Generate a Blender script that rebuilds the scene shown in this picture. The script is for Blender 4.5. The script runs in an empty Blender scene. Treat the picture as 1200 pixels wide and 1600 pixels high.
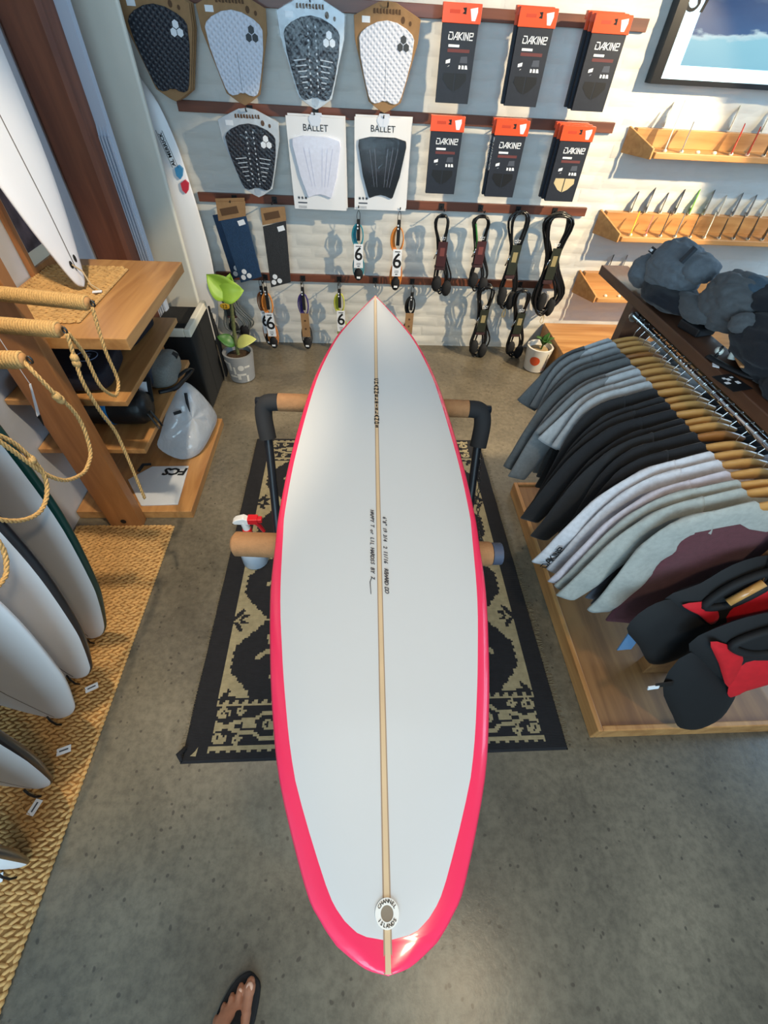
import bpy, bmesh, math, random
from mathutils import Vector, Matrix, noise
random.seed(11)
SC = bpy.context.scene
COL = SC.collection
PI = math.pi
def lin(c):
    return tuple(((v/12.92) if v <= .04045 else ((v+.055)/1.055)**2.4) for v in (x/255 for x in c)) + (1.0,)

# ------------------------------------------------------------ camera, world, lights
cam = bpy.data.cameras.new('camera')
camo = bpy.data.objects.new('camera', cam); COL.objects.link(camo)
cam.sensor_fit = 'HORIZONTAL'; cam.sensor_width = 36; cam.lens = 680*36/1200
cam.clip_start = .02
camo.matrix_world = Matrix(((0.998191, 0.003091, -0.060037, 0), (-0.042149, 0.748089, -0.662259, 0),
                            (0.042866, 0.663592, 0.746866, 1.75), (0, 0, 0, 1)))
SC.camera = camo
SC.view_settings.view_transform = 'Standard'
SC.view_settings.look = 'None'
SC.view_settings.gamma = 1
SC.view_settings.use_curve_mapping = False
SC.view_settings.exposure = 0.1
W = bpy.data.worlds.new('world'); SC.world = W; W.use_nodes = True
W.node_tree.nodes['Background'].inputs[0].default_value = (.62, .8, 1.0, 1)
W.node_tree.nodes['Background'].inputs[1].default_value = .26

def area(name, loc, target, size, energy, color, sy=None):
    l = bpy.data.lights.new(name, 'AREA'); l.energy = energy; l.color = color; l.size = size
    if sy: l.shape = 'RECTANGLE'; l.size_y = sy
    o = bpy.data.objects.new(name, l); COL.objects.link(o); o.location = loc
    o.rotation_euler = (Vector(target)-Vector(loc)).to_track_quat('-Z', 'Y').to_euler()
    return o
def spot(name, loc, target, energy, color, ang, blend=.35, rad=.04):
    l = bpy.data.lights.new(name, 'SPOT'); l.energy = energy; l.color = color
    l.spot_size = math.radians(ang); l.spot_blend = blend; l.shadow_soft_size = rad
    o = bpy.data.objects.new(name, l); COL.objects.link(o); o.location = loc
    o.rotation_euler = (Vector(target)-Vector(loc)).to_track_quat('-Z', 'Y').to_euler()
    return o
WARM = (1.0, .80, .55)
area('daylight_shopfront', (-.5, -2.7, 2.0), (-.4, 3.3, 1.5), 3.2, 145, (.54, .81, 1.0), 2.0)
area('daylight_side_window', (4.6, 1.6, 2.2), (1.2, 1.6, .8), 2.2, 70, (.45, .72, 1.0), 1.6)
spot('track_spot_wall', (2.75, 1.35, 2.55), (.8, 3.38, .5), 480, (1.0, .79, .50), 51, .12)
spot('track_spot_fins', (3.1, 1.9, 2.7), (2.2, 3.38, 1.0), 130, (1, .8, .46), 50, .4)
spot('track_spot_aisle', (.3, 3.0, 2.9), (.25, 2.4, 0), 190, (1.0, .78, .5), 54, .8)
spot('track_spot_left', (-.55, .9, 2.95), (-1.35, 1.4, .5), 190, (1, .84, .62), 66, .5)
spot('added_fill_board', (-.25, .5, 3.0), (.0, .75, .8), 46, (1.0, .84, .6), 50, .8, .3)  # added warm fill lamp, offsets the blue daylight on the board
spot('track_spot_tail', (.68, -.54, 3.0), (.4, -.2, 0), 75, (1.0, .78, .5), 85, .5, .1)

# ------------------------------------------------------------ materials
MATS = {}
def nodes_of(m):
    nt = m.node_tree
    return nt, nt.nodes, nt.links, nt.nodes['Principled BSDF']
def mat(name, rgb, rough=.5, metal=0, vary=0, scale=20, bump=0, bscale=60, spec=.5, emit=None, coat=0, trans=0, alpha=1, ior=1.45, sheen=0):
    if name in MATS: return MATS[name]
    m = bpy.data.materials.new(name); m.use_nodes = True
    nt, N, L, B = nodes_of(m)
    c = lin(rgb)
    B.inputs['Base Color'].default_value = c
    B.inputs['Roughness'].default_value = rough; B.inputs['Metallic'].default_value = metal
    B.inputs['Specular IOR Level'].default_value = spec
    B.inputs['Coat Weight'].default_value = coat; B.inputs['Coat Roughness'].default_value = .08
    B.inputs['Transmission Weight'].default_value = trans; B.inputs['IOR'].default_value = ior
    B.inputs['Alpha'].default_value = alpha
    if sheen: B.inputs['Sheen Weight'].default_value = sheen
    if emit:
        B.inputs['Emission Color'].default_value = c; B.inputs['Emission Strength'].default_value = emit
    tc = N.new('ShaderNodeTexCoord')
    if vary:
        n = N.new('ShaderNodeTexNoise'); n.inputs['Scale'].default_value = scale; n.inputs['Detail'].default_value = 4
        L.new(tc.outputs['Object'], n.inputs['Vector'])
        r = N.new('ShaderNodeValToRGB')
        r.color_ramp.elements[0].position = .3; r.color_ramp.elements[1].position = .7
        r.color_ramp.elements[0].color = tuple(v*(1-vary) for v in c[:3])+(1,)
        r.color_ramp.elements[1].color = tuple(min(1, v*(1+vary*.6)) for v in c[:3])+(1,)
        L.new(n.outputs['Fac'], r.inputs['Fac']); L.new(r.outputs['Color'], B.inputs['Base Color'])
    if bump:
        n2 = N.new('ShaderNodeTexNoise'); n2.inputs['Scale'].default_value = bscale; n2.inputs['Detail'].default_value = 3
        L.new(tc.outputs['Object'], n2.inputs['Vector'])
        b = N.new('ShaderNodeBump'); b.inputs['Strength'].default_value = bump; b.inputs['Distance'].default_value = .01
        L.new(n2.outputs['Fac'], b.inputs['Height']); L.new(b.outputs['Normal'], B.inputs['Normal'])
    MATS[name] = m
    return m
def wood(name, c1, c2, axis='Y', rough=.45, scale=9, coat=.15):
    if name in MATS: return MATS[name]
    m = bpy.data.materials.new(name); m.use_nodes = True
    nt, N, L, B = nodes_of(m)
    tc = N.new('ShaderNodeTexCoord'); mp = N.new('ShaderNodeMapping')
    s = {'X': (.9, 9, 9), 'Y': (9, .9, 9), 'Z': (9, 9, .9)}[axis]
    mp.inputs['Scale'].default_value = tuple(v*scale/9 for v in s)
    n = N.new('ShaderNodeTexNoise'); n.inputs['Scale'].default_value = 2.2; n.inputs['Detail'].default_value = 8
    n.inputs['Distortion'].default_value = .6
    L.new(tc.outputs['Object'], mp.inputs['Vector']); L.new(mp.outputs['Vector'], n.inputs['Vector'])
    r = N.new('ShaderNodeValToRGB')
    r.color_ramp.elements[0].position = .32; r.color_ramp.elements[1].position = .68
    r.color_ramp.elements[0].color = lin(c1); r.color_ramp.elements[1].color = lin(c2)
    L.new(n.outputs['Fac'], r.inputs['Fac']); L.new(r.outputs['Color'], B.inputs['Base Color'])
    B.inputs['Roughness'].default_value = rough; B.inputs['Coat Weight'].default_value = coat
    b = N.new('ShaderNodeBump'); b.inputs['Strength'].default_value = .08; b.inputs['Distance'].default_value = .004
    L.new(n.outputs['Fac'], b.inputs['Height']); L.new(b.outputs['Normal'], B.inputs['Normal'])
    MATS[name] = m
    return m

M_PINE = wood('honey wood', (164, 112, 62), (200, 148, 90), 'Y')
M_PINEX = wood('honey wood x', (170, 116, 64), (206, 154, 96), 'X')
M_PINEZ = wood('honey wood z', (146, 94, 52), (178, 122, 72), 'Z')
M_RED = wood('red brown wood', (104, 56, 34), (132, 76, 48), 'Z', .5)
M_RAIL = wood('dark rail wood', (94, 50, 34), (122, 68, 46), 'X', .5)
M_WALNUT = wood('walnut slab', (74, 46, 32), (104, 68, 46), 'Y', .38)
M_HANG = wood('hanger wood', (186, 132, 70), (214, 164, 98), 'X', .3, 12, .4)
M_HANG2 = wood('hanger wood dark', (150, 94, 46), (178, 120, 64), 'X', .3, 12, .4)
M_KRAFT = mat('kraft card', (158, 122, 84), .8, vary=.12, scale=30)
M_KRAFTD = mat('kraft print', (92, 66, 44), .8)
M_BLACK = mat('black plastic', (22, 22, 24), .45)
M_BLACKM = mat('black matte', (26, 26, 28), .85, vary=.1)
M_WHITE = mat('white paper', (232, 232, 234), .6)
M_INK = mat('black ink', (18, 18, 20), .7)
M_CHROME = mat('chrome', (205, 205, 205), .16, 1)
M_STEEL = mat('dark steel', (90, 88, 86), .35, 1)
M_ORANGE = mat('orange header', (232, 84, 40), .35, coat=.3)
M_NAVYBOX = mat('black box print', (31, 36, 47), .5, vary=.12, scale=60)
M_GREYINK = mat('grey ink', (74, 80, 92), .6)
M_REDINK = mat('dark red ink', (104, 52, 52), .6)
def film_mat():
    m = bpy.data.materials.new('clear plastic'); m.use_nodes = True
    N, L = m.node_tree.nodes, m.node_tree.links
    t = N.new('ShaderNodeBsdfTransparent'); g = N.new('ShaderNodeBsdfGlossy'); g.inputs['Roughness'].default_value = .12
    lw = N.new('ShaderNodeLayerWeight'); fr = N.new('ShaderNodeMapRange'); fr.inputs[3].default_value = .012; fr.inputs[4].default_value = .12
    pw_ = N.new('ShaderNodeMath'); pw_.operation = 'POWER'; pw_.inputs[1].default_value = 3; L.new(lw.outputs['Facing'], pw_.inputs[0]); L.new(pw_.outputs[0], fr.inputs[0])
    tc = N.new('ShaderNodeTexCoord'); n = N.new('ShaderNodeTexNoise'); n.inputs['Scale'].default_value = 16; n.inputs['Distortion'].default_value = 1.5
    b = N.new('ShaderNodeBump'); b.inputs['Strength'].default_value = .3; b.inputs['Distance'].default_value = .02
    L.new(tc.outputs['Object'], n.inputs['Vector']); L.new(n.outputs['Fac'], b.inputs['Height']); L.new(b.outputs['Normal'], g.inputs['Normal']); L.new(b.outputs['Normal'], lw.inputs['Normal'])
    mx = N.new('ShaderNodeMixShader'); L.new(fr.outputs[0], mx.inputs[0]); L.new(t.outputs[0], mx.inputs[1]); L.new(g.outputs[0], mx.inputs[2])
    L.new(mx.outputs[0], N['Material Output'].inputs['Surface'])
    return m
M_PLASTIC = film_mat()
M_ROPE = mat('jute rope', (196, 156, 98), .9, vary=.2, scale=160, bump=.3, bscale=300)
M_GLOSSW = mat('board white', (212, 212, 211), .45, coat=0)
M_BOARDW = mat('standing board white', (240, 240, 242), .4)
M_STICKER = mat('sticker white', (238, 240, 244), .5)

# ------------------------------------------------------------ mesh builder
class MB:
    def __init__(s): s.v = []; s.f = []; s.m = []; s.mi = 0
    def add(s, vs, fs):
        o = len(s.v); s.v += [tuple(v) for v in vs]
        for f in fs: s.f.append(tuple(i+o for i in f)); s.m.append(s.mi)
        return s
    def box(s, a, b, R=None, piv=None):
        x0, y0, z0 = a; x1, y1, z1 = b
        vs = [Vector(p) for p in ((x0,y0,z0),(x1,y0,z0),(x1,y1,z0),(x0,y1,z0),(x0,y0,z1),(x1,y0,z1),(x1,y1,z1),(x0,y1,z1))]
        if R is not None:
            p = Vector(piv) if piv is not None else (vs[0]+vs[6])/2
            vs = [R @ (v-p)+p for v in vs]
        return s.add(vs, [(0,3,2,1),(4,5,6,7),(0,1,5,4),(1,2,6,5),(2,3,7,6),(3,0,4,7)])
    def prism(s, poly, fn, d0, d1):
        """poly of 2-D points; fn(u, v, d) -> 3-D point"""
        n = len(poly)
        vs = [fn(u, v, d0) for u, v in poly]+[fn(u, v, d1) for u, v in poly]
        fs = [tuple(range(n))[::-1], tuple(range(n, 2*n))]+[(i, (i+1) % n, n+(i+1) % n, n+i) for i in range(n)]
        return s.add(vs, fs)
    def tube(s, path, r, n=8, cap=True, sc=None, closed=False):
        P = [Vector(p) for p in path]; k = len(P)
        rs = r if isinstance(r, (list, tuple)) else [r]*k
        up = None; rings = []
        for i, p in enumerate(P):
            if closed: t = P[(i+1) % k]-P[i-1]
            else: t = P[min(i+1, k-1)]-P[max(i-1, 0)]
            if t.length < 1e-9: t = Vector((0, 0, 1))
            t.normalize()
            if up is None:
                up = Vector((0, 0, 1)) if abs(t.z) < .9 else Vector((0, 1, 0))
            a = (up-t*up.dot(t))
            if a.length < 1e-6: a = t.orthogonal()
            a.normalize(); b = t.cross(a); up = a
            ra, rb = (rs[i], rs[i]) if sc is None else (rs[i]*sc[0], rs[i]*sc[1])
            rings.append([p+a*(ra*math.cos(2*PI*j/n))+b*(rb*math.sin(2*PI*j/n)) for j in range(n)])
        vs = [v for g in rings for v in g]; fs = []
        for i in range(k if closed else k-1):
            for j in range(n):
                i2 = (i+1) % k
                fs.append((i*n+j, i*n+(j+1) % n, i2*n+(j+1) % n, i2*n+j))
        if cap and not closed: fs += [tuple(range(n))[::-1], tuple(range((k-1)*n, k*n))]
        return s.add(vs, fs)
    def lathe(s, prof, c=(0, 0, 0), n=24, axis='Z'):
        vs = []; fs = []
        for r, z in prof:
            for j in range(n):
                a = 2*PI*j/n
                p = {'Z': (r*math.cos(a), r*math.sin(a), z), 'X': (z, r*math.cos(a), r*math.sin(a)), 'Y': (r*math.sin(a), z, r*math.cos(a))}[axis]
                vs.append((p[0]+c[0], p[1]+c[1], p[2]+c[2]))
        k = len(prof)
        for i in range(k-1):
            for j in range(n): fs.append((i*n+j, i*n+(j+1) % n, (i+1)*n+(j+1) % n, (i+1)*n+j))
        fs += [tuple(range(n))[::-1], tuple(range((k-1)*n, k*n))]
        return s.add(vs, fs)
    def grid(s, fn, nu, nv, wrap=False, mfn=None):
        o = len(s.v)
        for j in range(nv+1):
            for i in range(nu if wrap else nu+1): s.v.append(tuple(fn(i/nu, j/nv)))
        w = nu if wrap else nu+1
        for j in range(nv):
            for i in range(nu):
                i2 = (i+1) % w
                s.f.append((o+j*w+i, o+j*w+i2, o+(j+1)*w+i2, o+(j+1)*w+i))
                s.m.append(mfn((i+.5)/nu, (j+.5)/nv) if mfn else s.mi)
        return s
    def pillow(s, poly, fn, th, rings=5, c=None, back=True, p=2.2):
        """closed cushion over a 2-D outline; fn(u, v, d) -> 3-D"""
        n = len(poly)
        cu = c or (sum(q[0] for q in poly)/n, sum(q[1] for q in poly)/n)
        for sg in ((1, -1) if back else (1,)):
            vs = []; fs = []
            for k in range(rings+1):
                t = 1-k/rings if k < rings else 0
                h = th*(1-t**p)**(1/p)*sg
                if k == rings: vs.append(fn(cu[0], cu[1], th*sg))
                else: vs += [fn(cu[0]+(u-cu[0])*t, cu[1]+(v-cu[1])*t, h) for u, v in poly]
            for k in range(rings-1):
                for i in range(n):
                    q = (k*n+i, k*n+(i+1) % n, (k+1)*n+(i+1) % n, (k+1)*n+i)
                    fs.append(q if sg > 0 else q[::-1])
            for i in range(n):
                q = ((rings-1)*n+i, (rings-1)*n+(i+1) % n, rings*n)
                fs.append(q if sg > 0 else q[::-1])
            s.add(vs, fs)
        return s
    def lump(s, c, r, seed=0, amp=.15, freq=2.0, sub=4, R=None, folds=0):
        bm = bmesh.new(); bmesh.ops.create_icosphere(bm, subdivisions=sub, radius=1)
        vs = []
        for v in bm.verts:
            d = v.co.normalized()
            k = 1+folds*math.sin((d.x*1.3+d.y*.8+d.z*2.2)*6+3.5*noise.noise(d*1.8+Vector((seed, 2, 1))))+amp*(noise.noise(d*freq+Vector((seed*3.1, seed*1.7, seed)))+.5*noise.noise(d*freq*2.3+Vector((seed, 5, seed))))
            if folds:
                cr = 1-min(1, abs(noise.noise(Vector((d.x*1.6, d.y*1.6, d.z*3.2))+Vector((seed*2.3, 1, seed))))*5)
                k -= folds*3.2*cr*cr+folds*1.2*abs(noise.noise(d*5+Vector((seed, seed, 0))))
            q = Vector((d.x*r[0]*k, d.y*r[1]*k, d.z*r[2]*k))
            if R is not None: q = R @ q
            vs.append(q+Vector(c))
        bm.verts.ensure_lookup_table()
        fs = [tuple(v.index for v in f.verts) for f in bm.faces]; bm.free()
        return s.add(vs, fs)
    def mesh(s, name, mats, smooth=False, org=(0, 0, 0)):
        me = bpy.data.meshes.new(name)
        me.from_pydata([(x-org[0], y-org[1], z-org[2]) for x, y, z in s.v], [], s.f)
        for m in (mats if isinstance(mats, (list, tuple)) else [mats]): me.materials.append(m)
        me.polygons.foreach_set('material_index', s.m)
        if smooth: me.polygons.foreach_set('use_smooth', [True]*len(s.f))
        me.update()
        return me
    def build(s, name, mats, parent=None, smooth=False, org=None, bevel=0, fixn=True, seg=2, sharp=None):
        """parent: coordinates are in world space and are shifted to the parent's root"""
        o3 = org
        if o3 is None:
            q = parent
            while q is not None and q.parent is not None: q = q.parent
            o3 = tuple(q.location) if q is not None else (0, 0, 0)
        me = s.mesh(name, mats, smooth, o3)
        if fixn:
            bm = bmesh.new(); bm.from_mesh(me); bmesh.ops.recalc_face_normals(bm, faces=bm.faces); bm.to_mesh(me); bm.free()
        o = bpy.data.objects.new(name, me); COL.objects.link(o)
        if parent is not None: o.parent = parent
        elif org is not None: o.location = org
        if bevel:
            b = o.modifiers.new('bevel', 'BEVEL'); b.width = bevel; b.segments = seg; b.limit_method = 'ANGLE'; b.angle_limit = .6
        if sharp and smooth:
            me.set_sharp_from_angle(angle=sharp)
        return o
def tag(o, label=None, cat=None, group=None, kind=None):
    if label: o['label'] = label
    if cat: o['category'] = cat
    if group: o['group'] = group
    if kind: o['kind'] = kind
    return o
def empty(name, loc, label, cat, group=None):
    o = bpy.data.objects.new(name, None); COL.objects.link(o); o.location = loc; o.empty_display_size = .05
    return tag(o, label, cat, group)
def copy_tree(o, parent=None, loc=None, label=None):
    c = o.copy(); COL.objects.link(c); c.parent = parent
    if loc is not None: c.location = loc
    if label: c['label'] = label
    for ch in list(o.children): copy_tree(ch, c)
    return c
def swap_mat(o, old, new):
    for sl in o.material_slots:
        if sl.material == old: sl.link = 'OBJECT'; sl.material = new
def text(name, body, size, m, parent, T, ext=.0006, shear=0, bold=0, align='CENTER', spacing=1.0):
    """flat lettering; T: 4x4 placing the text plane (x right, y up, z out) relative to the parent's root"""
    cu = bpy.data.curves.new(name, 'FONT'); cu.body = body; cu.size = size; cu.extrude = ext
    cu.align_x = align; cu.align_y = 'CENTER'; cu.shear = shear; cu.offset = bold; cu.resolution_u = 3
    cu.space_character = spacing
    t = bpy.data.objects.new(name, cu); COL.objects.link(t)
    me = bpy.data.meshes.new_from_object(t)
    bpy.data.objects.remove(t); bpy.data.curves.remove(cu)
    me.name = name; me.materials.clear(); me.materials.append(m)
    me.transform(T)
    o = bpy.data.objects.new(name, me); COL.objects.link(o); o.parent = parent
    return o
def frame(o, x, y):
    """matrix whose columns are x, y, x cross y at o"""
    x = Vector(x).normalized(); y = Vector(y); y = (y-x*y.dot(x)).normalized(); z = x.cross(y)
    return Matrix(((x.x, y.x, z.x, o[0]), (x.y, y.y, z.y, o[1]), (x.z, y.z, z.z, o[2]), (0, 0, 0, 1)))
def wallframe(x, y, z):           # text plane facing the viewer (-Y)
    return frame((x, y, z), (1, 0, 0), (0, 0, 1))
XZ = lambda y0: (lambda u, v, d: (u, y0+d, v))     # outline in the plane of the back wall, d towards +Y
def stroke_quads(mb, strokes, w, fn, d0, d1):
    for st in strokes:
        for (a, b) in zip(st[:-1], st[1:]):
            ax, ay = a; bx, by = b
            l = math.hypot(bx-ax, by-ay) or 1; ex, ey = (bx-ax)/l*w/2, (by-ay)/l*w/2
            nx, ny = -ey, ex
            mb.prism([(ax-ex+nx, ay-ey+ny), (ax-ex-nx, ay-ey-ny), (bx+ex-nx, by+ey-ny), (bx+ex+nx, by+ey+ny)], fn, d0, d1)
DAK = [[[(0, .62), (.0, .0), (.75, .0), (.98, .35), (.75, 1), (.05, 1)]],
       [[(1.15, 0), (1.72, 1), (1.95, 1), (1.95, 0)], [(1.5, .35), (1.95, .35)]],
       [[(2.25, 0), (2.25, 1)], [(2.95, 1), (2.35, .5), (2.95, 0)]],
       [[(3.3, 0), (3.3, 1)]],
       [[(3.66, 0), (3.66, 1), (4.28, 0), (4.28, 1)]],
       [[(5.36, 0), (4.62, 0), (4.62, 1), (5.36, 1), (5.36, .55), (4.7, .5)]]]
def dakine(mb, fn, cx, cz, w, d0, d1, slant=.08):
    k = w/5.46; h = 1.05*k
    for L in DAK:
        stroke_quads(mb, [[((u-2.7)*k+cx+(v-.5)*slant*k, (v-.5)*h+cz) for u, v in st] for st in L], .17*k, fn, d0, d1)
def hexes(mb, fn, cx, cz, r, d0, d1, n=6):
    for dx, dz in ((0, 1.08), (-.95, -.55), (.95, -.55)):
        mb.prism([(cx+dx*r+r*.98*math.sin(2*PI*k/n), cz+dz*r+r*.98*math.cos(2*PI*k/n)) for k in range(n)], fn, d0, d1)
def bez(pts, n=6, closed=False):
    """Catmull-Rom through points"""
    P = [Vector(p) for p in pts]; out = []; k = len(P)
    for i in range(k if closed else k-1):
        g = (lambda j: P[j % k]) if closed else (lambda j: P[max(0, min(k-1, j))])
        a, b, c, d = g(i-1), g(i), g(i+1), g(i+2)
        for t in [q/n for q in range(n)]:
            out.append(.5*((2*b)+(c-a)*t+(2*a-5*b+4*c-d)*t*t+(3*b-a-3*c+d)*t**3))
    if not closed: out.append(P[-1])
    return out
def rope_mesh(mb, path, r, turns_per_m=28, n=6):
    """three twisted strands along a path"""
    L = [0]
    for a, b in zip(path[:-1], path[1:]): L.append(L[-1]+(b-a).length)
    tot = L[-1]; k = max(8, int(tot/.006)); fine = []
    j = 0
    for i in range(k+1):
        s_ = tot*i/k
        while j < len(L)-2 and L[j+1] < s_: j += 1
        q = (s_-L[j])/max(1e-9, L[j+1]-L[j]); fine.append((s_, path[j].lerp(path[j+1], min(1, q))))
    for st in range(3):
        out = []; up = Vector((.3, .5, .8))
        for i, (s_, p) in enumerate(fine):
            t = (fine[min(i+1, k)][1]-fine[max(i-1, 0)][1]).normalized()
            a = (up-t*up.dot(t)); a = a.normalized() if a.length > 1e-5 else t.orthogonal().normalized()
            b = t.cross(a); up = a
            an = 2*PI*(s_*turns_per_m+st/3)
            out.append(p+(a*math.cos(an)+b*math.sin(an))*r*.55)
        mb.tube(out, r*.56, 5)
    return mb
# ------------------------------------------------------------ the setting
def concrete():
    m = bpy.data.materials.new('polished concrete'); m.use_nodes = True
    nt, N, L, B = nodes_of(m)
    tc = N.new('ShaderNodeTexCoord')
    def nz(scale, det, dist=0, rough=.55):
        n = N.new('ShaderNodeTexNoise'); n.inputs['Scale'].default_value = scale; n.inputs['Detail'].default_value = det
        n.inputs['Distortion'].default_value = dist; n.inputs['Roughness'].default_value = rough
        L.new(tc.outputs['Object'], n.inputs['Vector']); return n
    a = nz(1.6, 8, .4, .62); r = N.new('ShaderNodeValToRGB'); L.new(a.outputs['Fac'], r.inputs['Fac'])
    e = r.color_ramp.elements; e[0].position = .3; e[0].color = lin((84, 78, 67)); e[1].position = .72; e[1].color = lin((132, 122, 103))
    f = nz(38, 5, 0, .7); r2 = N.new('ShaderNodeValToRGB'); L.new(f.outputs['Fac'], r2.inputs['Fac'])
    r2.color_ramp.elements[0].position = .35; r2.color_ramp.elements[0].color = (.68, .68, .68, 1)
    r2.color_ramp.elements[1].position = .6; r2.color_ramp.elements[1].color = (1, 1, 1, 1)
    mx = N.new('ShaderNodeMix'); mx.data_type = 'RGBA'; mx.blend_type = 'MULTIPLY'; mx.inputs[0].default_value = 1
    L.new(r.outputs['Color'], mx.inputs[6]); L.new(r2.outputs['Color'], mx.inputs[7])
    # small dark aggregate pits
    v = N.new('ShaderNodeTexVoronoi'); v.inputs['Scale'].default_value = 34; v.inputs['Randomness'].default_value = 1
    wn = nz(14, 2); va = N.new('ShaderNodeVectorMath'); va.operation = 'MULTIPLY_ADD'
    va.inputs[1].default_value = (.03, .03, .0); L.new(wn.outputs['Color'], va.inputs[0]); L.new(tc.outputs['Object'], va.inputs[2])
    L.new(va.outputs['Vector'], v.inputs['Vector'])
    cr = N.new('ShaderNodeValToRGB'); L.new(v.outputs['Distance'], cr.inputs['Fac'])
    cr.color_ramp.elements[0].position = .13; cr.color_ramp.elements[0].color = (1, 1, 1, 1)
    cr.color_ramp.elements[1].position = .2; cr.color_ramp.elements[1].color = (0, 0, 0, 1)
    gt = N.new('ShaderNodeMath'); gt.operation = 'GREATER_THAN'; gt.inputs[1].default_value = .5
    sep = N.new('ShaderNodeSeparateColor'); L.new(v.outputs['Color'], sep.inputs[0]); L.new(sep.outputs[0], gt.inputs[0])
    mu = N.new('ShaderNodeMath'); mu.operation = 'MULTIPLY'; L.new(cr.outputs['Color'], mu.inputs[0]); L.new(gt.outputs[0], mu.inputs[1])
    mu2 = N.new('ShaderNodeMath'); mu2.operation = 'MULTIPLY'; mu2.inputs[1].default_value = .62; L.new(mu.outputs[0], mu2.inputs[0])
    m2 = N.new('ShaderNodeMix'); m2.data_type = 'RGBA'; L.new(mu2.outputs[0], m2.inputs[0])
    L.new(mx.outputs[2], m2.inputs[6]); m2.inputs[7].default_value = lin((48, 42, 36))
    L.new(m2.outputs[2], B.inputs['Base Color'])
    rr = N.new('ShaderNodeMapRange'); rr.inputs[3].default_value = .2; rr.inputs[4].default_value = .38
    L.new(a.outputs['Fac'], rr.inputs[0]); L.new(rr.outputs[0], B.inputs['Roughness'])
    bp = N.new('ShaderNodeBump'); bp.inputs['Strength'].default_value = .12; bp.inputs['Distance'].default_value = .004
    L.new(f.outputs['Fac'], bp.inputs['Height']); L.new(bp.outputs['Normal'], B.inputs['Normal'])
    return m
def painted(name, rgb):
    m = bpy.data.materials.new(name); m.use_nodes = True
    nt, N, L, B = nodes_of(m)
    tc = N.new('ShaderNodeTexCoord'); mp = N.new('ShaderNodeMapping'); mp.inputs['Scale'].default_value = (6, 6, 20)
    n = N.new('ShaderNodeTexNoise'); n.inputs['Scale'].default_value = 1.6; n.inputs['Detail'].default_value = 6; n.inputs['Distortion'].default_value = .5
    geo = N.new('ShaderNodeNewGeometry')
    L.new(geo.outputs['Position'], mp.inputs['Vector']); L.new(mp.outputs['Vector'], n.inputs['Vector'])
    r = N.new('ShaderNodeValToRGB'); L.new(n.outputs['Fac'], r.inputs['Fac'])
    c = lin(rgb); r.color_ramp.elements[0].color = tuple(v*.94 for v in c[:3])+(1,); r.color_ramp.elements[1].color = c
    r.color_ramp.elements[0].position = .25; r.color_ramp.elements[1].position = .55
    L.new(r.outputs['Color'], B.inputs['Base Color']); B.inputs['Roughness'].default_value = .6
    b = N.new('ShaderNodeBump'); b.inputs['Strength'].default_value = .4; b.inputs['Distance'].default_value = .006
    L.new(n.outputs['Fac'], b.inputs['Height']); L.new(b.outputs['Normal'], B.inputs['Normal'])
    return m
M_FLOOR = concrete(); M_BRICK = painted('white painted brick', (216, 214, 208))
M_WALL = mat('white painted plaster', (206, 209, 214), .6, vary=.05, scale=3, bump=.12, bscale=25)
M_CREAM = mat('cream painted timber', (222, 219, 206), .5, vary=.05, scale=5, bump=.1, bscale=14)
M_FLUTE = mat('pale blue painted timber', (192, 202, 218), .5)
WY = 3.38
fl = MB().box((-1.6, -2.2, -.08), (4.4, 3.6, 0)).build('floor', M_FLOOR); tag(fl, 'polished grey brown concrete floor with dark specks', kind='structure')
wb = MB().box((-1.6, WY+.006, -.08), (4.4, WY+.12, 3.2)).build('wall_back', M_BRICK)
tag(wb, 'white painted brick wall behind the hanging accessories', kind='structure')
# thickly painted bricks of the back wall: 300 single ones, the rest joined
rb = random.Random(3); BRM = []
for k in range(8):
    b = MB(); L_, H_ = .113, .0335
    def fr(u, v, k=k):
        e = min(u, 1-u)*4; g = min(v, 1-v)*2.2
        j = .0016*noise.noise(Vector((u*4+k*9, v*3, k)))
        d = -.0055*min(1, e*1.6)*min(1, g*1.6)**.5 if 0 < u < 1 and 0 < v < 1 else 0
        return ((u-.5)*2*L_+j, .0062+d+(j if d else 0), (v-.5)*2*H_+j*1.2)
    b.grid(fr, 5, 3)
    BRM.append(b.mesh('brick', M_BRICK, True))
spots = []
nrow = 24
for r_ in range(nrow):
    z = .042+r_*.0775
    for c_ in range(19):
        x = -1.36+c_*.2345+(.117 if r_ % 2 else 0)
        if x < 3.0: spots.append((x, z))
spots.sort(key=lambda s_: abs(s_[0]-.5)+max(0, s_[1]-.9)*1.6)
rest = MB()
for i, (x, z) in enumerate(spots):
    if i < 300:
        o = bpy.data.objects.new('brick', rb.choice(BRM)); COL.objects.link(o); o.parent = wb
        o.location = (x+rb.uniform(-.004, .004), WY+rb.uniform(-.001, .0015), z+rb.uniform(-.002, .002))
        o.rotation_euler = (rb.uniform(-.01, .01), rb.uniform(-.012, .012), rb.uniform(-.008, .008))
    else:
        me = rb.choice(BRM); dx, dz = x, z
        rest.add([(v.co.x+dx, v.co.y+WY, v.co.z+dz) for v in me.vertices], [tuple(p.vertices) for p in me.polygons])
o = rest.build('brick_courses', M_BRICK, wb, True); tag(o, kind='stuff')
wl = MB().box((-1.6, -2.2, -.08), (-1.42, 3.45, 3.2)).build('wall_left', M_WALL)
tag(wl, 'white plaster wall behind the surfboard rack', kind='structure')
o = MB().box((-1.42, 2.66, 0), (-1.232, 2.86, 3.2)).build('trim_1', M_RED, bevel=.018, seg=1); tag(o, 'red brown timber post from floor upward', kind='structure')
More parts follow.
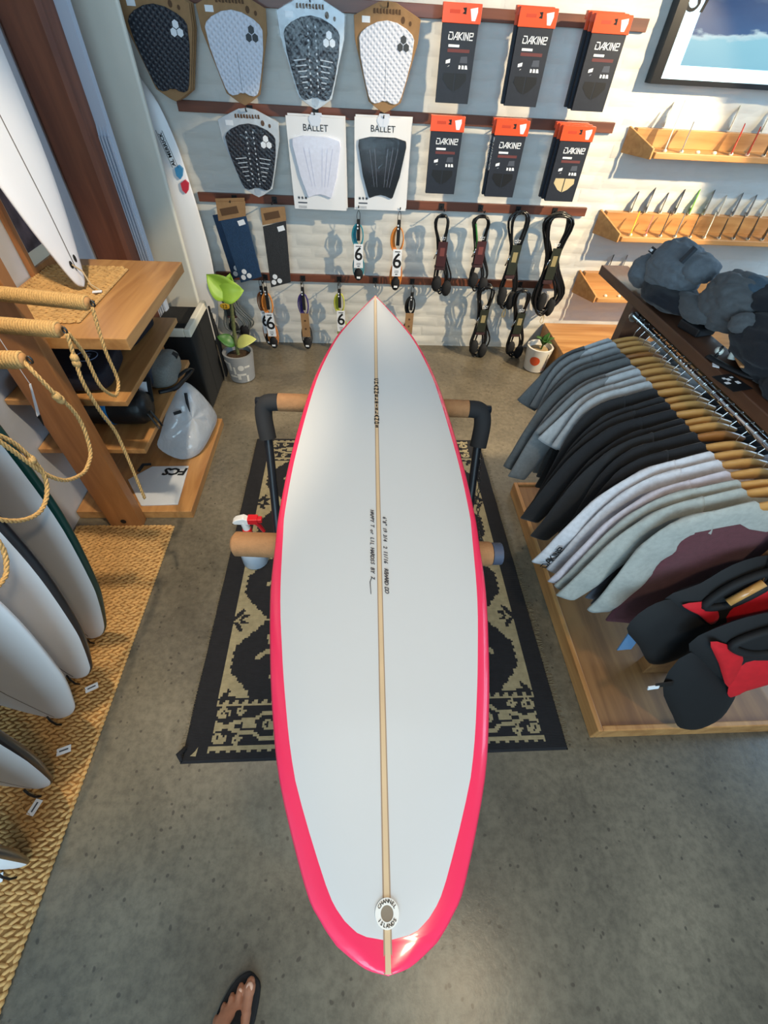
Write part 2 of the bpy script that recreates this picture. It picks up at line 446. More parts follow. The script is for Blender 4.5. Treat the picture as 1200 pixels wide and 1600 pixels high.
tr = MB().box((-1.262, 2.79, 0), (-1.18, 2.83, 3.2)).build('trim_2', M_FLUTE); tag(tr, 'pale blue fluted timber panel beside the red brown post', kind='structure')
for k in range(5):
    x = -1.246+k*.0148
    MB().box((x-.0042, 2.777, .02), (x+.0042, 2.791, 1.33)).tube([(x, 2.784, 1.33), (x, 2.79, 1.37)], [.0042, .0006], 6).build('flute', M_FLUTE, tr, bevel=.0015)
o = MB().box((-1.34, 3.05, 0), (-1.066, 3.085, 3.2)).build('trim_3', M_CREAM, bevel=.012, seg=3); tag(o, 'cream boxed-in timber column in the corner', kind='structure')
# ------------------------------------------------------------ wall rails with hooks
RAILZ = (1.797, 1.391, .967, .502)
HX = ((-.965, -.605, -.222, .153, .505, .875, 1.265), (-.6, -.232, .15, .5, .865, 1.245),
      (-.775, -.525, .01, .272, .552, .81, 1.062, 1.31), (-.9, -.655, -.388, -.13, .13, .402, .662, .93, 1.205))
RN = ('top wall rail above the traction pad cards', 'second wall rail from the top, behind the ballet packs',
      'third wall rail from the top, holding the long leashes', 'lowest wall rail near the floor with black hooks')
for z, xs, nm in zip(RAILZ, HX, RN):
    t = empty('wall_rail', (-.99, WY, z), 'dark wooden '+nm, 'rail', 'wooden rails on the white brick wall')
    MB().box((-1.0, WY-.022, z-.024), (1.525, WY, z+.024)).build('batten', M_RAIL, t, bevel=.002)
    for x in xs:
        h = MB().box((x-.016, WY-.027, z-.018), (x+.016, WY-.021, z+.018))
        h.tube([(x, WY-.024, z), (x, WY-.14, z+.004), (x, WY-.152, z+.007), (x, WY-.158, z+.018)], .0035, 6)
        h.build('hook', M_BLACK, t)

# ------------------------------------------------------------ boxed traction pads with orange header
def box_pack(name, label):
    t = empty(name, (0, 0, 0), label, 'pack', 'boxed accessories with orange headers')
    f = XZ(0)
    b = MB().prism([(-.0865, -.352), (.0865, -.352), (.0885, -.05), (-.0885, -.05)], f, -.022, .002).build('box', M_NAVYBOX, t)
    h = MB()
    slot = [(-.095, -.066), (.095, -.066), (.095, -.004), (.09, 0), (-.09, 0), (-.095, -.004)]
    h.prism(slot, f, -.0265, -.0215); h.prism([(-.095, -.03), (.095, -.03), (.095, 0), (-.095, 0)], f, -.021, .004)
    hd = h.build('header', M_ORANGE, t, bevel=.0015)
    MB().prism([(.038, -.018), (.074, -.012), (.076, -.028), (.068, -.056), (.05, -.056), (.042, -.03)], f, -.0275, -.0264).build('shield_logo', M_STICKER, hd)
    MB().prism([(-.06, -.022), (-.01, -.022), (-.01, -.034), (-.06, -.034)], f, -.0272, -.0264).build('hanging_slot', mat('orange shade print', (196, 62, 28), .5), hd)
    MB().prism([(.002, -.016), (.02, -.014), (.02, -.036), (.002, -.034), (.012, -.026)], f, -.0272, -.0264).build('hook_hole', M_INK, hd)
    m = MB(); dakine(m, f, .008, -.108, .122, -.0228, -.0218); m.build('lettering', M_STICKER, t)
    m = MB().prism([(-.05, -.146), (.005, -.146), (.005, -.137), (-.05, -.137)], f, -.0226, -.0218); m.build('product_line', M_STICKER, t)
    m = MB().prism([(-.052, -.164), (.06, -.164), (.06, -.152), (-.052, -.152)], f, -.0226, -.0218); m.build('slogan_line', M_REDINK, t)
    m = MB()
    for x0, z0, w, h_ in ((-.055, -.205, .022, .018), (-.045, -.216, .01, .006)): m.prism([(x0, z0), (x0+w, z0+.004), (x0+w, z0+h_), (x0, z0+h_-.006)], f, -.0226, -.0218)
    for k, q in enumerate((.01, .016, .022)): m.prism([(.014+k*.016, -.222), (.014+k*.016+.009+k*.003, -.222), (.014+k*.016+.01, -.21+k*.001), (.014+k*.016, -.208)], f, -.0226, -.0218)
    m.build('icons', M_STICKER, t)
    m = MB().prism([(.016, -.2), (.056, -.2), (.052, -.176), (.02, -.178)], f, -.0225, -.0218); m.build('spec_panel', M_GREYINK, t)
    for sg in (-1, 1):
        m = MB().prism([(sg*.003, -.305), (sg*.003, -.238), (sg*.058, -.238), (sg*.062, -.262), (sg*.03, -.293)], f, -.0228, -.0218)
        m.build('window', M_BLACK, t)
    return t
pk = box_pack('boxed_traction_pad', '')
ROW = [('top row, left of the pair of boxes beside it', .51, 1.828, 1), ('top row, middle column', .885, 1.83, 2), ('top row, right column nearest the screen', 1.262, 1.825, 3),
       ('second row, left column', .502, 1.426, 1), ('second row, middle column', .866, 1.422, 2), ('second row, right column', 1.247, 1.412, 3)]
first = True
for nm, x, z, n in ROW:
    for k in range(n):
        y = 3.2+k*.026
        lab = ('front black box with orange header, '+nm) if k == 0 else ('black box with orange header behind the front one, '+nm if n == 2 else
              ('second black box in the stack of three, '+nm if k == 1 else 'rearmost black box in the stack of three, '+nm))
        if first: o = pk; first = False; o.location = (x, y, z); o['label'] = lab
        else: o = copy_tree(pk, None, (x-k*.012, y, z+k*.004), lab)
        if nm == 'second row, right column' and k == 0:
            for ch in o.children:
                if ch.name.startswith('window'): ch.data = ch.data.copy(); ch.data.materials[0] = mat('tan insert', (196, 178, 138), .6)
        if nm == 'second row, middle column':
            m = MB(); dakine(m, lambda u, v, d: (-.0895-d, -.009+v*.9, u-.15), 0, 0, .15, 0, .001, .0)
            m.build('side_lettering', M_STICKER, o, org=(0, 0, 0))

# ------------------------------------------------------------ traction pads on shaped cards
def padmat(name, rgb, rough):
    m = bpy.data.materials.new(name); m.use_nodes = True
    nt, N, L, B = nodes_of(m)
    B.inputs['Base Color'].default_value = lin(rgb); B.inputs['Roughness'].default_value = rough
    tc = N.new('ShaderNodeTexCoord'); hs = []
    for ang in (.85, -.85):
        mp = N.new('ShaderNodeMapping'); mp.inputs['Rotation'].default_value = (0, ang, 0); mp.inputs['Scale'].default_value = (1, 1, 1)
        w = N.new('ShaderNodeTexWave'); w.inputs['Scale'].default_value = 16; w.bands_direction = 'X'
        L.new(tc.outputs['Object'], mp.inputs['Vector']); L.new(mp.outputs['Vector'], w.inputs['Vector']); hs.append(w)
    mn = N.new('ShaderNodeMath'); mn.operation = 'MULTIPLY'
    L.new(hs[0].outputs['Fac'], mn.inputs[0]); L.new(hs[1].outputs['Fac'], mn.inputs[1])
    b = N.new('ShaderNodeBump'); b.inputs['Strength'].default_value = .5; b.inputs['Distance'].default_value = .007
    L.new(mn.outputs[0], b.inputs['Height']); L.new(b.outputs['Normal'], B.inputs['Normal'])
    return m
M_PADB = padmat('black diamond grip', (34, 38, 48), .4); M_PADW = padmat('white diamond grip', (214, 218, 230), .5)
def sym(half): return [(u, v) for u, v in half]+[(-u, v) for u, v in half[::-1] if u > 1e-6]
CARD = sym([(.0, .405), (.045, .4), (.166, .352), (.16, .27), (.088, .045), (.03, .012), (0, 0)])
PADO = sym([(0, .342), (.05, .335), (.1, .316), (.128, .298), (.14, .28), (.132, .21), (.11, .13), (.088, .066), (.075, .045), (.055, .038), (.03, .042), (.012, .05), (0, .048)])
def pad_card(x, z0, y, dark, plastic, label, group='traction pads on shaped cards'):
    t = empty('traction_pad', (x, y, z0), label, 'traction pad', group)
    f = lambda u, v, d: (x+u, y+d, z0+v)
    cm = mat('silver backing card', (198, 206, 214), .25, vary=.15, scale=18) if plastic else M_KRAFT
    MB().prism(CARD, f, -.002, .012).build('card', cm, t, bevel=.002)
    pd = MB().prism(PADO, f, -.011, -.002).build('pad', (M_PADB if dark else M_PADW), t, bevel=.003)
    m = MB(); hexes(m, f, .085, .262, .0165, -.0125, -.0108); m.build('hexagon_logo', M_STICKER if dark else mat('charcoal logo', (62, 66, 70), .6), pd)
    m = MB().prism([(-.125, .352), (-.085, .352), (-.085, .33), (-.125, .33)], f, -.0035, -.0018); m.build('price_sticker', M_STICKER, t)
    m = MB()
    for k in range(9): m.prism([(-.07+k*.0155, .362+(k % 2)*.003), (-.058+k*.0155, .362), (-.06+k*.0155, .38), (-.07+k*.0155, .378)], f, -.0032, -.0018)
    for cx_, cz_, r_ in ((.078, .345, .013), (.115, .335, .009)):
        m.prism([(cx_+r_*math.cos(q*PI/4)*.8, cz_+r_*math.sin(q*PI/4)) for q in range(8)], f, -.0032, -.0018)
    m.build('print', M_KRAFTD, t)
    if plastic:
        m = MB()
        for sg in (-1, 1):
            for k in range(6):
                w0 = .1-k*.009
                m.prism([(sg*.036, .19-k*.021), (sg*w0, .183-k*.02), (sg*w0, .187-k*.02), (sg*.036, .194-k*.021)], f, -.0122, -.0108)
            for k in range(11):
                m.prism([(sg*.019+.004*math.cos(q*PI/3), .305-k*.0235+.005*math.sin(q*PI/3)) for q in range(6)], f, -.0122, -.0108)
        m.build('groove_lines', mat('pale groove', (190, 196, 204), .5), pd)
        MB().prism([(.0+.02*math.cos(q*PI/6), .03+.02*math.sin(q*PI/6)) for q in range(12)], f, -.004, -.0018).build('round_badge', mat('badge silver', (170, 182, 196), .4), t)
        m = MB().prism([(u*1.04, .012+v*.97) for u, v in CARD], f, -.0145, -.0135); m.build('plastic_film', M_PLASTIC, t)
    else:
        m = MB().prism([(-.0007, .06), (.0007, .06), (.0007, .2), (-.0007, .2)], f, -.0114, -.0108); m.build('seam', M_GREYINK, pd)
    return t
k1 = pad_card(-.965, 1.42, 3.235, True, False, 'black diamond-grip traction pad on kraft card, front of its stack, next to the cream column')
for k in (1, 2): copy_tree(k1, None, (-.965+.004*k, 3.235+.026*k, 1.42), ('middle' if k == 1 else 'rearmost')+' kraft card in the stack of black traction pads by the cream column')
pad_card(-.605, 1.417, 3.25, False, False, 'white diamond-grip traction pad on kraft card, left of the two white ones')
pad_card(-.222, 1.415, 3.25, True, True, 'black grooved traction pad in clear plastic, top row between the two white pads')
pad_card(.153, 1.415, 3.25, False, False, 'white diamond-grip traction pad on kraft card, right of the two, above a ballet pack')
pad_card(-.6, 1.003, 3.25, True, True, 'dark grooved traction pad in clear plastic hanging on the second rail')

# ------------------------------------------------------------ flat white ballet packs
BPAD = sym([(0, .352), (.07, .352), (.135, .338), (.138, .31), (.11, .17), (.075, .07), (.068, .062), (.03, .075), (0, .08)])
def ballet(x, z0, y, dark, label, tilt=0, full=True):
    t = empty('flat_traction_pack', (x, y, z0), label, 'traction pad', 'white carded traction packs')
    f = lambda u, v, d: (x+u+tilt*(v-.4), y+d, z0+v+u*tilt*.4)
    MB().prism([(-.16, 0), (.16, 0), (.16, .432), (-.16, .432)], f, -.002, .006).build('card', M_WHITE, t)
    pm = mat('black satin grip', (30, 34, 40), .22, coat=.5) if dark else mat('lilac white grip', (222, 224, 240), .35, vary=.06, scale=60, coat=.4)
    pd = MB().prism(BPAD, f, -.014, -.002).build('pad', pm, t, bevel=.004)
    m = MB()
    for u in (-.075, -.045, .03, .06, .09): m.prism([(u*.55, .12), (u*.55+.0015, .12), (u+.0018, .3), (u, .3)], f, -.0147, -.0138)
    m.build('groove_lines', mat('grip seam', (120, 124, 140), .5) if dark else M_GREYINK if False else mat('lilac seam', (172, 176, 208), .5), pd)
    text('lettering', 'BALLET', .042, M_INK, t, wallframe(tilt*-.02, -.003, .385), spacing=1.02)
    m = MB()
    for k in range(3):
        for a in range(4):
            an = a*PI/4; c_ = (-.128+k*.021, .058)
            m.prism([(c_[0]+.008*math.cos(an+s_)*q, c_[1]+.008*math.sin(an+s_)*q) for s_, q in ((.12, 1), (-.12, 1), (PI+.12, 1), (PI-.12, 1))], f, -.0034, -.0018)
    m.build('stars', M_INK, t)
    m = MB().prism([(-.135, .03), (-.08, .03), (-.08, .037), (-.135, .037)], f, -.0034, -.0018)
    for k in range(2): m.prism([(-.135, .014-k*.007), (-.085, .014-k*.007), (-.085, .016-k*.007), (-.135, .016-k*.007)], f, -.0034, -.0018)
    m.build('small_print', M_GREYINK, t)
    m = MB()
    m.prism([(-.028, .44), (.028, .44), (.035, .42), (.02, .395), (-.02, .395), (-.035, .42)], f, -.005, -.002)
    m.build('hanger_tab', mat('white tab', (214, 220, 232), .4), t)
    m = MB().pillow([(u*1.06, .01+v*1.0) for u, v in BPAD], lambda u, v, d: f(u, v, -.015-d), .014, 4, back=False)
    m.build('plastic_blister', M_PLASTIC, t, True)
    return t
b0 = ballet(-.23, .955, 3.235, False, 'white ballet traction pack with lilac pad, front card, on the second rail', -.012)
copy_tree(b0, None, (-.222, 3.262, .962), 'rear card behind the lilac ballet traction pack')
b1 = ballet(.148, .965, 3.235, True, 'ballet traction pack with glossy black pad, front card, on the second rail', .006)
copy_tree(b1, None, (.154, 3.262, .972), 'rear card behind the glossy black ballet traction pack')

# ------------------------------------------------------------ kraft headed grip sheets
def sheet(quad, head, y, m_, label):
    cx = sum(q[0] for q in head)/4; zt = max(q[1] for q in head)
    t = empty('grip_sheet', (cx, y, zt), label, 'grip sheet', 'kraft headed grip sheets on the third rail')
    f = XZ(y)
    MB().prism(quad, f, -.006, .004).build('sheet', m_, t, bevel=.002)
    hd = MB().prism(head, f, -.01, -.006).build('kraft_header', M_KRAFT, t)
    a, b = Vector(head[0]), Vector(head[1]); ux = (b-a).normalized(); uz = Vector((-ux.y, ux.x)); L = (b-a).length
    P = lambda s_, r_: tuple(a+ux*(L*s_)-uz*r_*-1)
    m = MB()
    m.prism([P(.18, .022), P(.8, .022), P(.8, .06), P(.18, .06)], f, -.0112, -.0098)
    m.build('header_print', M_KRAFTD, hd)
    qb = Vector(quad[3]); qr = Vector(quad[2]); qx = (qr-qb).normalized(); qz = Vector((-qx.y, qx.x))
    m = MB()
    for dx, dz in ((0, .03), (-.021, -.002), (.021, -.002)):
        c_ = qb+qx*(.055+dx)+qz*(.03+dz)
        m.prism([(c_.x+.0165*math.cos(k*PI/5), c_.y+.0165*math.sin(k*PI/5)) for k in range(10)], f, -.0075, -.0058)
    m.build('dots_logo', M_STICKER, t)
    c_ = Vector(quad[1])-qx*.045-qz*.03
    MB().prism([tuple(c_+qx*u+qz*v) for u, v in ((-.022, -.014), (.022, -.014), (.022, .014), (-.022, .014))], f, -.0078, -.0058).build('price_sticker', M_STICKER, t)
    return t
M_BLUES = mat('blue foam sheet', (34, 62, 94), .5, vary=.15, scale=70, bump=.3, bscale=140)
M_CHARS = mat('charcoal foam sheet', (46, 46, 48), .55, vary=.15, scale=70, bump=.3, bscale=140)
q1 = [(-.862, .885), (-.694, .912), (-.656, .551), (-.804, .508)]; h1 = [(-.868, .876), (-.694, .908), (-.684, .985), (-.862, .975)]
sheet(q1, h1, 3.235, M_BLUES, 'blue grip sheet with kraft header, front one, above the green plant')
sheet([(u-.045+.03*(v-.9), v+.012) for u, v in q1], [(u-.006, v+.012) for u, v in h1], 3.262, M_BLUES, 'blue grip sheet mostly hidden behind the front blue sheet')
q2 = [(-.6, .85), (-.45, .885), (-.462, .518), (-.603, .48)]; h2 = [(-.6, .86), (-.446, .89), (-.447, .965), (-.598, .952)]
sheet(q2, h2, 3.24, M_CHARS, 'charcoal grip sheet with kraft header right of the blue sheets')

# ------------------------------------------------------------ coiled leashes
def ring(cx, cz, rx, rz, y, n=18, ph=0, dy=.006):
    return [(cx+rx*math.cos(2*PI*k/n), y+dy*math.sin(2*PI*k/n*2+ph), cz+rz*math.sin(2*PI*k/n)) for k in range(n)]
def leash6(x, zt, zb, col, label, y=3.26, tagk='6', w=.036, tz=None, sx=0):
    t = empty('coiled_leash', (x, y, zt), label, 'leash', 'short leashes hanging on the lower rails')
    H_ = zt-zb; X = lambda z: x+sx*(zt-z)
    MB().tube(ring(X(zt-.02), zt-.03, .01, .032, y, 12), .0018, 5, closed=True).build('cord_loop', M_BLACK, t)
    s1 = zt-.045; s2 = zt-.40*H_
    st = MB().box((X(s1)-.011, y-.012, s2), (X(s1)+.011, y+.004, s1)).build('strap', M_BLACKM, t, bevel=.003)
    m = MB()
    for k in range(2): m.prism([(X(s1)-.005+.01*math.cos(q*PI/3)*.5, s1-.03-k*.018+.006*math.sin(q*PI/3)) for q in range(6)], XZ(y), -.013, -.0118)
    m.build('strap_logo', M_STICKER, st)
    z1 = zt-.2*H_; z2 = zt-.47*H_
    m = MB()
    for k in range(4): m.tube(ring(X(z1)+(k-1.5)*.004, (z1+z2)/2, w-k*.004, (z1-z2)/2+.012-.003*k, y+.008+(k-1.5)*.006, 22, k), .0042, 6, closed=True)
    m.build('upper_coil', col, t, True)
    t1 = zt-.44*H_; t2 = zt-.79*H_; xm = X(t1)
    if tagk == '6':
        tg = MB().box((xm-.03, y-.019, t2), (xm+.03, y-.016, t1)).build('card_tag', M_STICKER, t)
        h_ = t1-t2
        text('numeral', '6', h_*.78, M_INK, tg, wallframe(xm-x, -.0192, (t1+t2)/2-zt+.01), bold=.0015)
        mm = MB()
        for q, (a_, b_, c_) in enumerate(((.9, .93, .018), (.2, .215, .014), (.14, .155, .014), (.06, .09, .008))):
            mm.box((xm-c_, y-.0202, t2+h_*a_), (xm+c_, y-.0189, t2+h_*b_))
        mm.build('small_print', M_INK, tg)
    else:
        tg = MB().box((xm-.03, y-.019, t2), (xm+.03, y-.016, t1)).build('card_tag', M_KRAFT, t)
        mm = MB()
        for a_ in (.35, .7): mm.lathe([(.008, y-.0204), (.008, y-.0188)], (xm, 0, t2+(t1-t2)*a_), 10, 'Y')
        mm.build('tag_print', M_KRAFTD, tg)
    m = MB()
    for k in range(3): m.tube(ring(X(t2)+(k-1)*.01, t2-.01*H_, w*.75, .17*H_, y+.004+k*.006, 18, k), .0042, 6, closed=True)
    m.build('lower_coil', col if tagk != 'k' else M_BLACK, t, True)
    cz = zb+.095*H_
    m = MB().pillow([(X(zb)+.031*math.cos(q*PI/6), cz+.1*H_*math.sin(q*PI/6)) for q in range(12)], lambda u, v, d: (u, y-d, v), .02, 4)
    cf = m.build('cuff', M_BLACKM, t, True)
    MB().box((X(zb)-.012, y-.0225, cz-.02), (X(zb)+.012, y-.018, cz-.008)).build('cuff_logo', M_STICKER, cf)
    return t
C_AQUA = mat('aqua cord', (40, 140, 160), .3); C_OR = mat('orange cord', (226, 140, 62), .3); C_PU = mat('purple cord', (58, 44, 120), .3)
C_YE = mat('yellow cord', (196, 200, 60), .3); C_BK = mat('black cord', (20, 20, 22), .22); C_GREY = mat('smoke cord', (96, 100, 98), .3)
leash6(.01, .95, .535, C_AQUA, 'aqua leash with white 6 tag on the third rail')
leash6(.272, .955, .475, C_OR, 'orange leash with white 6 tag hanging above the board nose', w=.042)
leash6(-.645, .525, .02, C_OR, 'orange and black leash with white 6 tag, right of the pair above the floor', y=3.25)
leash6(-.682, .515, .03, mat('burnt orange cord', (150, 82, 40), .3), 'orange leash with lower 6 tag, left of the pair above the floor', y=3.285)
leash6(-.388, .525, .015, C_PU, 'purple leash with kraft tag hanging low by the floor', tagk='k')
leash6(-.13, .52, .08, C_YE, 'yellow leash with white 6 tag just left of the board nose', sx=.05)
leash6(.4, .51, .08, C_BK, 'black leash with kraft tag just right of the board nose', tagk='k', sx=-.05)
def leashL(x, zt, zb, label, sx=.06, n=6, w=.05, y=3.25, tagc=None, thick=.0055, tagz=.45, big=1, gold=False, accent=None):
    t = empty('coiled_long_leash', (x, y, zt), label, 'leash', 'long black leashes hanging on the lower rails')
    H_ = zt-zb; X = lambda z: x+sx*(zt-z)/H_*1.6
    zm = zt-tagz*H_
    rr = random.Random(int(x*1000)+7)
    m = MB()
    for k in range(n):
        ww = w*(.7+.5*rr.random()); wb = w*(.9+.7*rr.random()); o = (k-(n-1)/2)*.008; lo = zb+rr.random()*.05; dy = (k-(n-1)/2)*.008
        ctl = [(X(zt)+o*.5, y+dy, zt+rr.uniform(-.02, 0)), (X(zt)+ww*big, y+dy, zt-.09*H_), (X(zm)+ww*.35+o, y+dy*.7, zm), (X(zb)+wb*.9+o, y+dy+.01, zb+.22*H_),
               (X(zb)+o, y+dy, lo), (X(zb)-wb*.9+o, y+dy-.005, zb+.2*H_), (X(zm)-ww*.35+o, y+dy*.7, zm), (X(zt)-ww*big, y+dy, zt-.1*H_)]
        m.tube(bez(ctl, 5, True), thick, 6, closed=True)
    m.build('cord', C_BK, t, True)
    if accent:
        MB().tube(bez([(X(zt)-w*.8, y-.01, zt-.1*H_), (X(zm)-w*.6, y-.01, zm+.1*H_), (X(zm)-w*.9, y-.01, zm)], 5), .006, 6).build('accent_cord', accent, t, True)
    tg = MB().box((X(zm)-.031, y-.034, zm-.15*H_), (X(zm)+.031, y-.029, zm+.15*H_)).build('card_tag', tagc or mat('burgundy tag', (66, 32, 34), .5), t)
    mm = MB()
    mm.box((X(zm)-.016, y-.0352, zm-.02*H_), (X(zm)+.016, y-.0338, zm+.08*H_)); mm.build('tag_print', mat('tag print', (150, 136, 96), .5) if tagc else mat('tag print red', (120, 64, 60), .5), tg)
    c0 = Vector((X(zm+.17*H_), 0, zm+.17*H_)); mm = MB()
    for an in (-.9, 0, .9):
        p0 = c0; q = c0+Vector((math.sin(an), 0, math.cos(an)))*.026; nx = Vector((math.cos(an), 0, -math.sin(an)))*.008
        mm.tube([(p0.x, y-.031, p0.z), ((p0.x+q.x)/2+nx.x, y-.031, (p0.z+q.z)/2+nx.z), (q.x, y-.031, q.z), ((p0.x+q.x)/2-nx.x, y-.031, (p0.z+q.z)/2-nx.z)], .0016, 4, closed=True)
    mm.build('lotus_clip', M_STICKER, tg)
    m = MB().box((X(zm)-.034, y-.03, zm-.2*H_), (X(zm)+.034, y+.02, zm-.16*H_)); m.build('velcro_band', mat('maroon band', (58, 34, 36), .8), t, bevel=.004)
    for k, (dx, hz) in enumerate(((-.035, .03), (.04, 0))):
        cz = zb+.1*H_+hz
        m = MB().pillow([(X(zb)+dx+.036*math.cos(q*PI/6), cz+.11*H_*math.sin(q*PI/6)) for q in range(12)], lambda u, v, d: (u, y-.01-d, v), .026, 4)
        m.build('cuff', M_BLACKM, t, True)
    m = MB().tube([(X(zm)-.03, y-.028, zm+.05*H_), (X(zm)-.05, y-.026, zm-.06*H_)], .005, 6); m.build('swivel', M_CHROME, t, True)
    if gold: MB().tube(ring(X(zb)+.01, zb-.03, .012, .03, y-.01, 10), .002, 5, closed=True).build('gold_cord', mat('gold cord', (196, 164, 60), .5), t)
    return t
GT = mat('green yellow tag', (40, 44, 34), .5)
leashL(.548, .955, .455, 'black leash with dark red tag, leftmost of the four long ones on the third rail', .03, 5, .045)
leashL(.806, .955, .49, 'black leash with dark red tag and green accent, second of the four long ones', .03, 5, .045, accent=mat('green cord', (60, 130, 60), .35))
leashL(1.055, .985, .37, 'thick black leash with open top loop and yellow printed tag, third of four', .02, 4, .05, thick=.008, tagc=GT, big=1.2, gold=True)
leashL(1.315, .985, .33, 'large bundle of thick black leashes at the right end of the third rail', .05, 8, .075, tagc=GT, thick=.008, big=1.1, gold=True)
leashL(.925, .545, .0, 'black leash with dark tag on the lowest rail, left of the two above the floor', .015, 6, .055, y=3.22, tagc=GT, thick=.006)
leashL(1.195, .52, .0, 'black leash with dark tag on the lowest rail beside the white flowerpot', .03, 6, .05, y=3.22, tagc=GT, thick=.006)
t = leashL(-.935, .53, .12, 'grey coiled leash with yellow 12 tag hanging behind the green plant', .03, 7, .06, tagc=mat('dark tag', (26, 26, 28), .5), thick=.006)
for ch in t.children:
    if ch.name.startswith('cord'): ch.data.materials[0] = C_GREY
pl = MB().pillow([(-.945+.036*math.cos(q*PI/8), .352+.022*math.sin(q*PI/8)) for q in range(16)], lambda u, v, d: (u, 3.212-d, v), .003, 3).build('number_patch', mat('amber patch', (206, 160, 40), .5), t)
text('numeral', '12', .035, M_INK, pl, wallframe(-.01, -.0415, -.178))
# ------------------------------------------------------------ wall screen
tv = empty('wall_screen', (2.3, 3.38, 1.59), 'black framed wall screen showing a blue wave picture', 'screen')
m = MB()
X0, X1, Z0, Z1, FY = 1.62, 3.0, 1.588, 2.4, 3.3
for a, b in (((X0, Z0), (X0+.05, Z1)), ((X1-.05, Z0), (X1, Z1)), ((X0+.05, Z0), (X1-.05, Z0+.022)), ((X0+.05, Z1-.03), (X1-.05, Z1))):
    m.box((a[0], FY, a[1]), (b[0], 3.375, b[1]))
m.build('bezel', mat('black gloss bezel', (24, 25, 28), .3), tv)
scr = MB().box((X0+.05, FY+.006, Z0+.022), (X1-.05, FY+.03, Z1-.03)).build('display', mat('white display', (196, 232, 250), .3, emit=.75), tv)
def wave_mat():
    mm = bpy.data.materials.new('wave picture'); mm.use_nodes = True
    nt, N, L, B = nodes_of(mm)
    g = N.new('ShaderNodeNewGeometry'); sp = N.new('ShaderNodeSeparateXYZ'); L.new(g.outputs['Position'], sp.inputs[0])
    mp = N.new('ShaderNodeMapping'); mp.inputs['Scale'].default_value = (5, 5, 16); L.new(g.outputs['Position'], mp.inputs['Vector'])
    n = N.new('ShaderNodeTexNoise'); n.inputs['Scale'].default_value = 1.6; n.inputs['Detail'].default_value = 6; L.new(mp.outputs['Vector'], n.inputs['Vector'])
    ad = N.new('ShaderNodeMath'); ad.operation = 'MULTIPLY_ADD'; ad.inputs[1].default_value = .09; L.new(n.outputs['Fac'], ad.inputs[0]); L.new(sp.outputs['Z'], ad.inputs[2])
    mr = N.new('ShaderNodeMapRange'); mr.inputs[1].default_value = 1.66; mr.inputs[2].default_value = 2.06; L.new(ad.outputs[0], mr.inputs[0])
    r = N.new('ShaderNodeValToRGB'); L.new(mr.outputs[0], r.inputs['Fac'])
    e = r.color_ramp.elements; e[0].position = 0; e[0].color = lin((140, 205, 228)); e[1].position = 1; e[1].color = lin((96, 108, 124))
    for p, c in ((.36, (150, 214, 234)), (.41, (205, 236, 246)), (.44, (52, 96, 150)), (.7, (40, 76, 128)), (.8, (92, 118, 150))):
        q = r.color_ramp.elements.new(p); q.color = lin(c)
    L.new(r.outputs['Color'], B.inputs['Emission Color']); B.inputs['Emission Strength'].default_value = .8
    B.inputs['Base Color'].default_value = (.02, .02, .02, 1); B.inputs['Roughness'].default_value = .3
    return mm
MB().box((1.752, FY+.004, 1.664), (X1-.09, FY+.0062, Z1-.06)).build('wave_picture', wave_mat(), scr)
text('headline', 'SI', .16, M_INK, scr, wallframe(1.715-2.3, FY+.0045-3.38, 1.9-1.59), shear=.25)

# ------------------------------------------------------------ fin shelves
M_FINW = mat('fin plug white', (240, 232, 210), .4)
FINC = {'dk': mat('fin smoke', (52, 48, 44), .3), 'wh': mat('fin white', (226, 222, 206), .3), 'rd': mat('fin red', (176, 52, 40), .3),
        'ye': mat('fin yellow', (226, 196, 40), .3), 'pk': mat('fin pink', (206, 110, 104), .3), 'gn': mat('fin green', (130, 200, 70), .3), 'gr': mat('fin grey', (120, 122, 124), .3)}
FN = {'dk': 'smoke dark', 'wh': 'off-white', 'rd': 'red', 'ye': 'yellow', 'pk': 'pink', 'gn': 'green', 'gr': 'grey'}
def fin(x, y, z, h, c, label):
    pts = [(.042, 0), (-.042, 0), (-.034, .03), (-.014, .07), (.012, .1), (.04, .12), (.05, .122), (.036, .1), (.026, .07), (.026, .03)]
    k = h/.122
    m = MB().prism([(u*min(k, 1.1), v*k) for u, v in pts], lambda u, v, d: (x+d*.86+u*.5, y+u*.86-d*.5, z+v), -.0028, .0028)
    o = m.build('surfboard_fin', FINC[c], None, org=(x, y, z), bevel=.0015)
    tag(o, label, 'fin', 'fins standing in the wooden wall shelves')
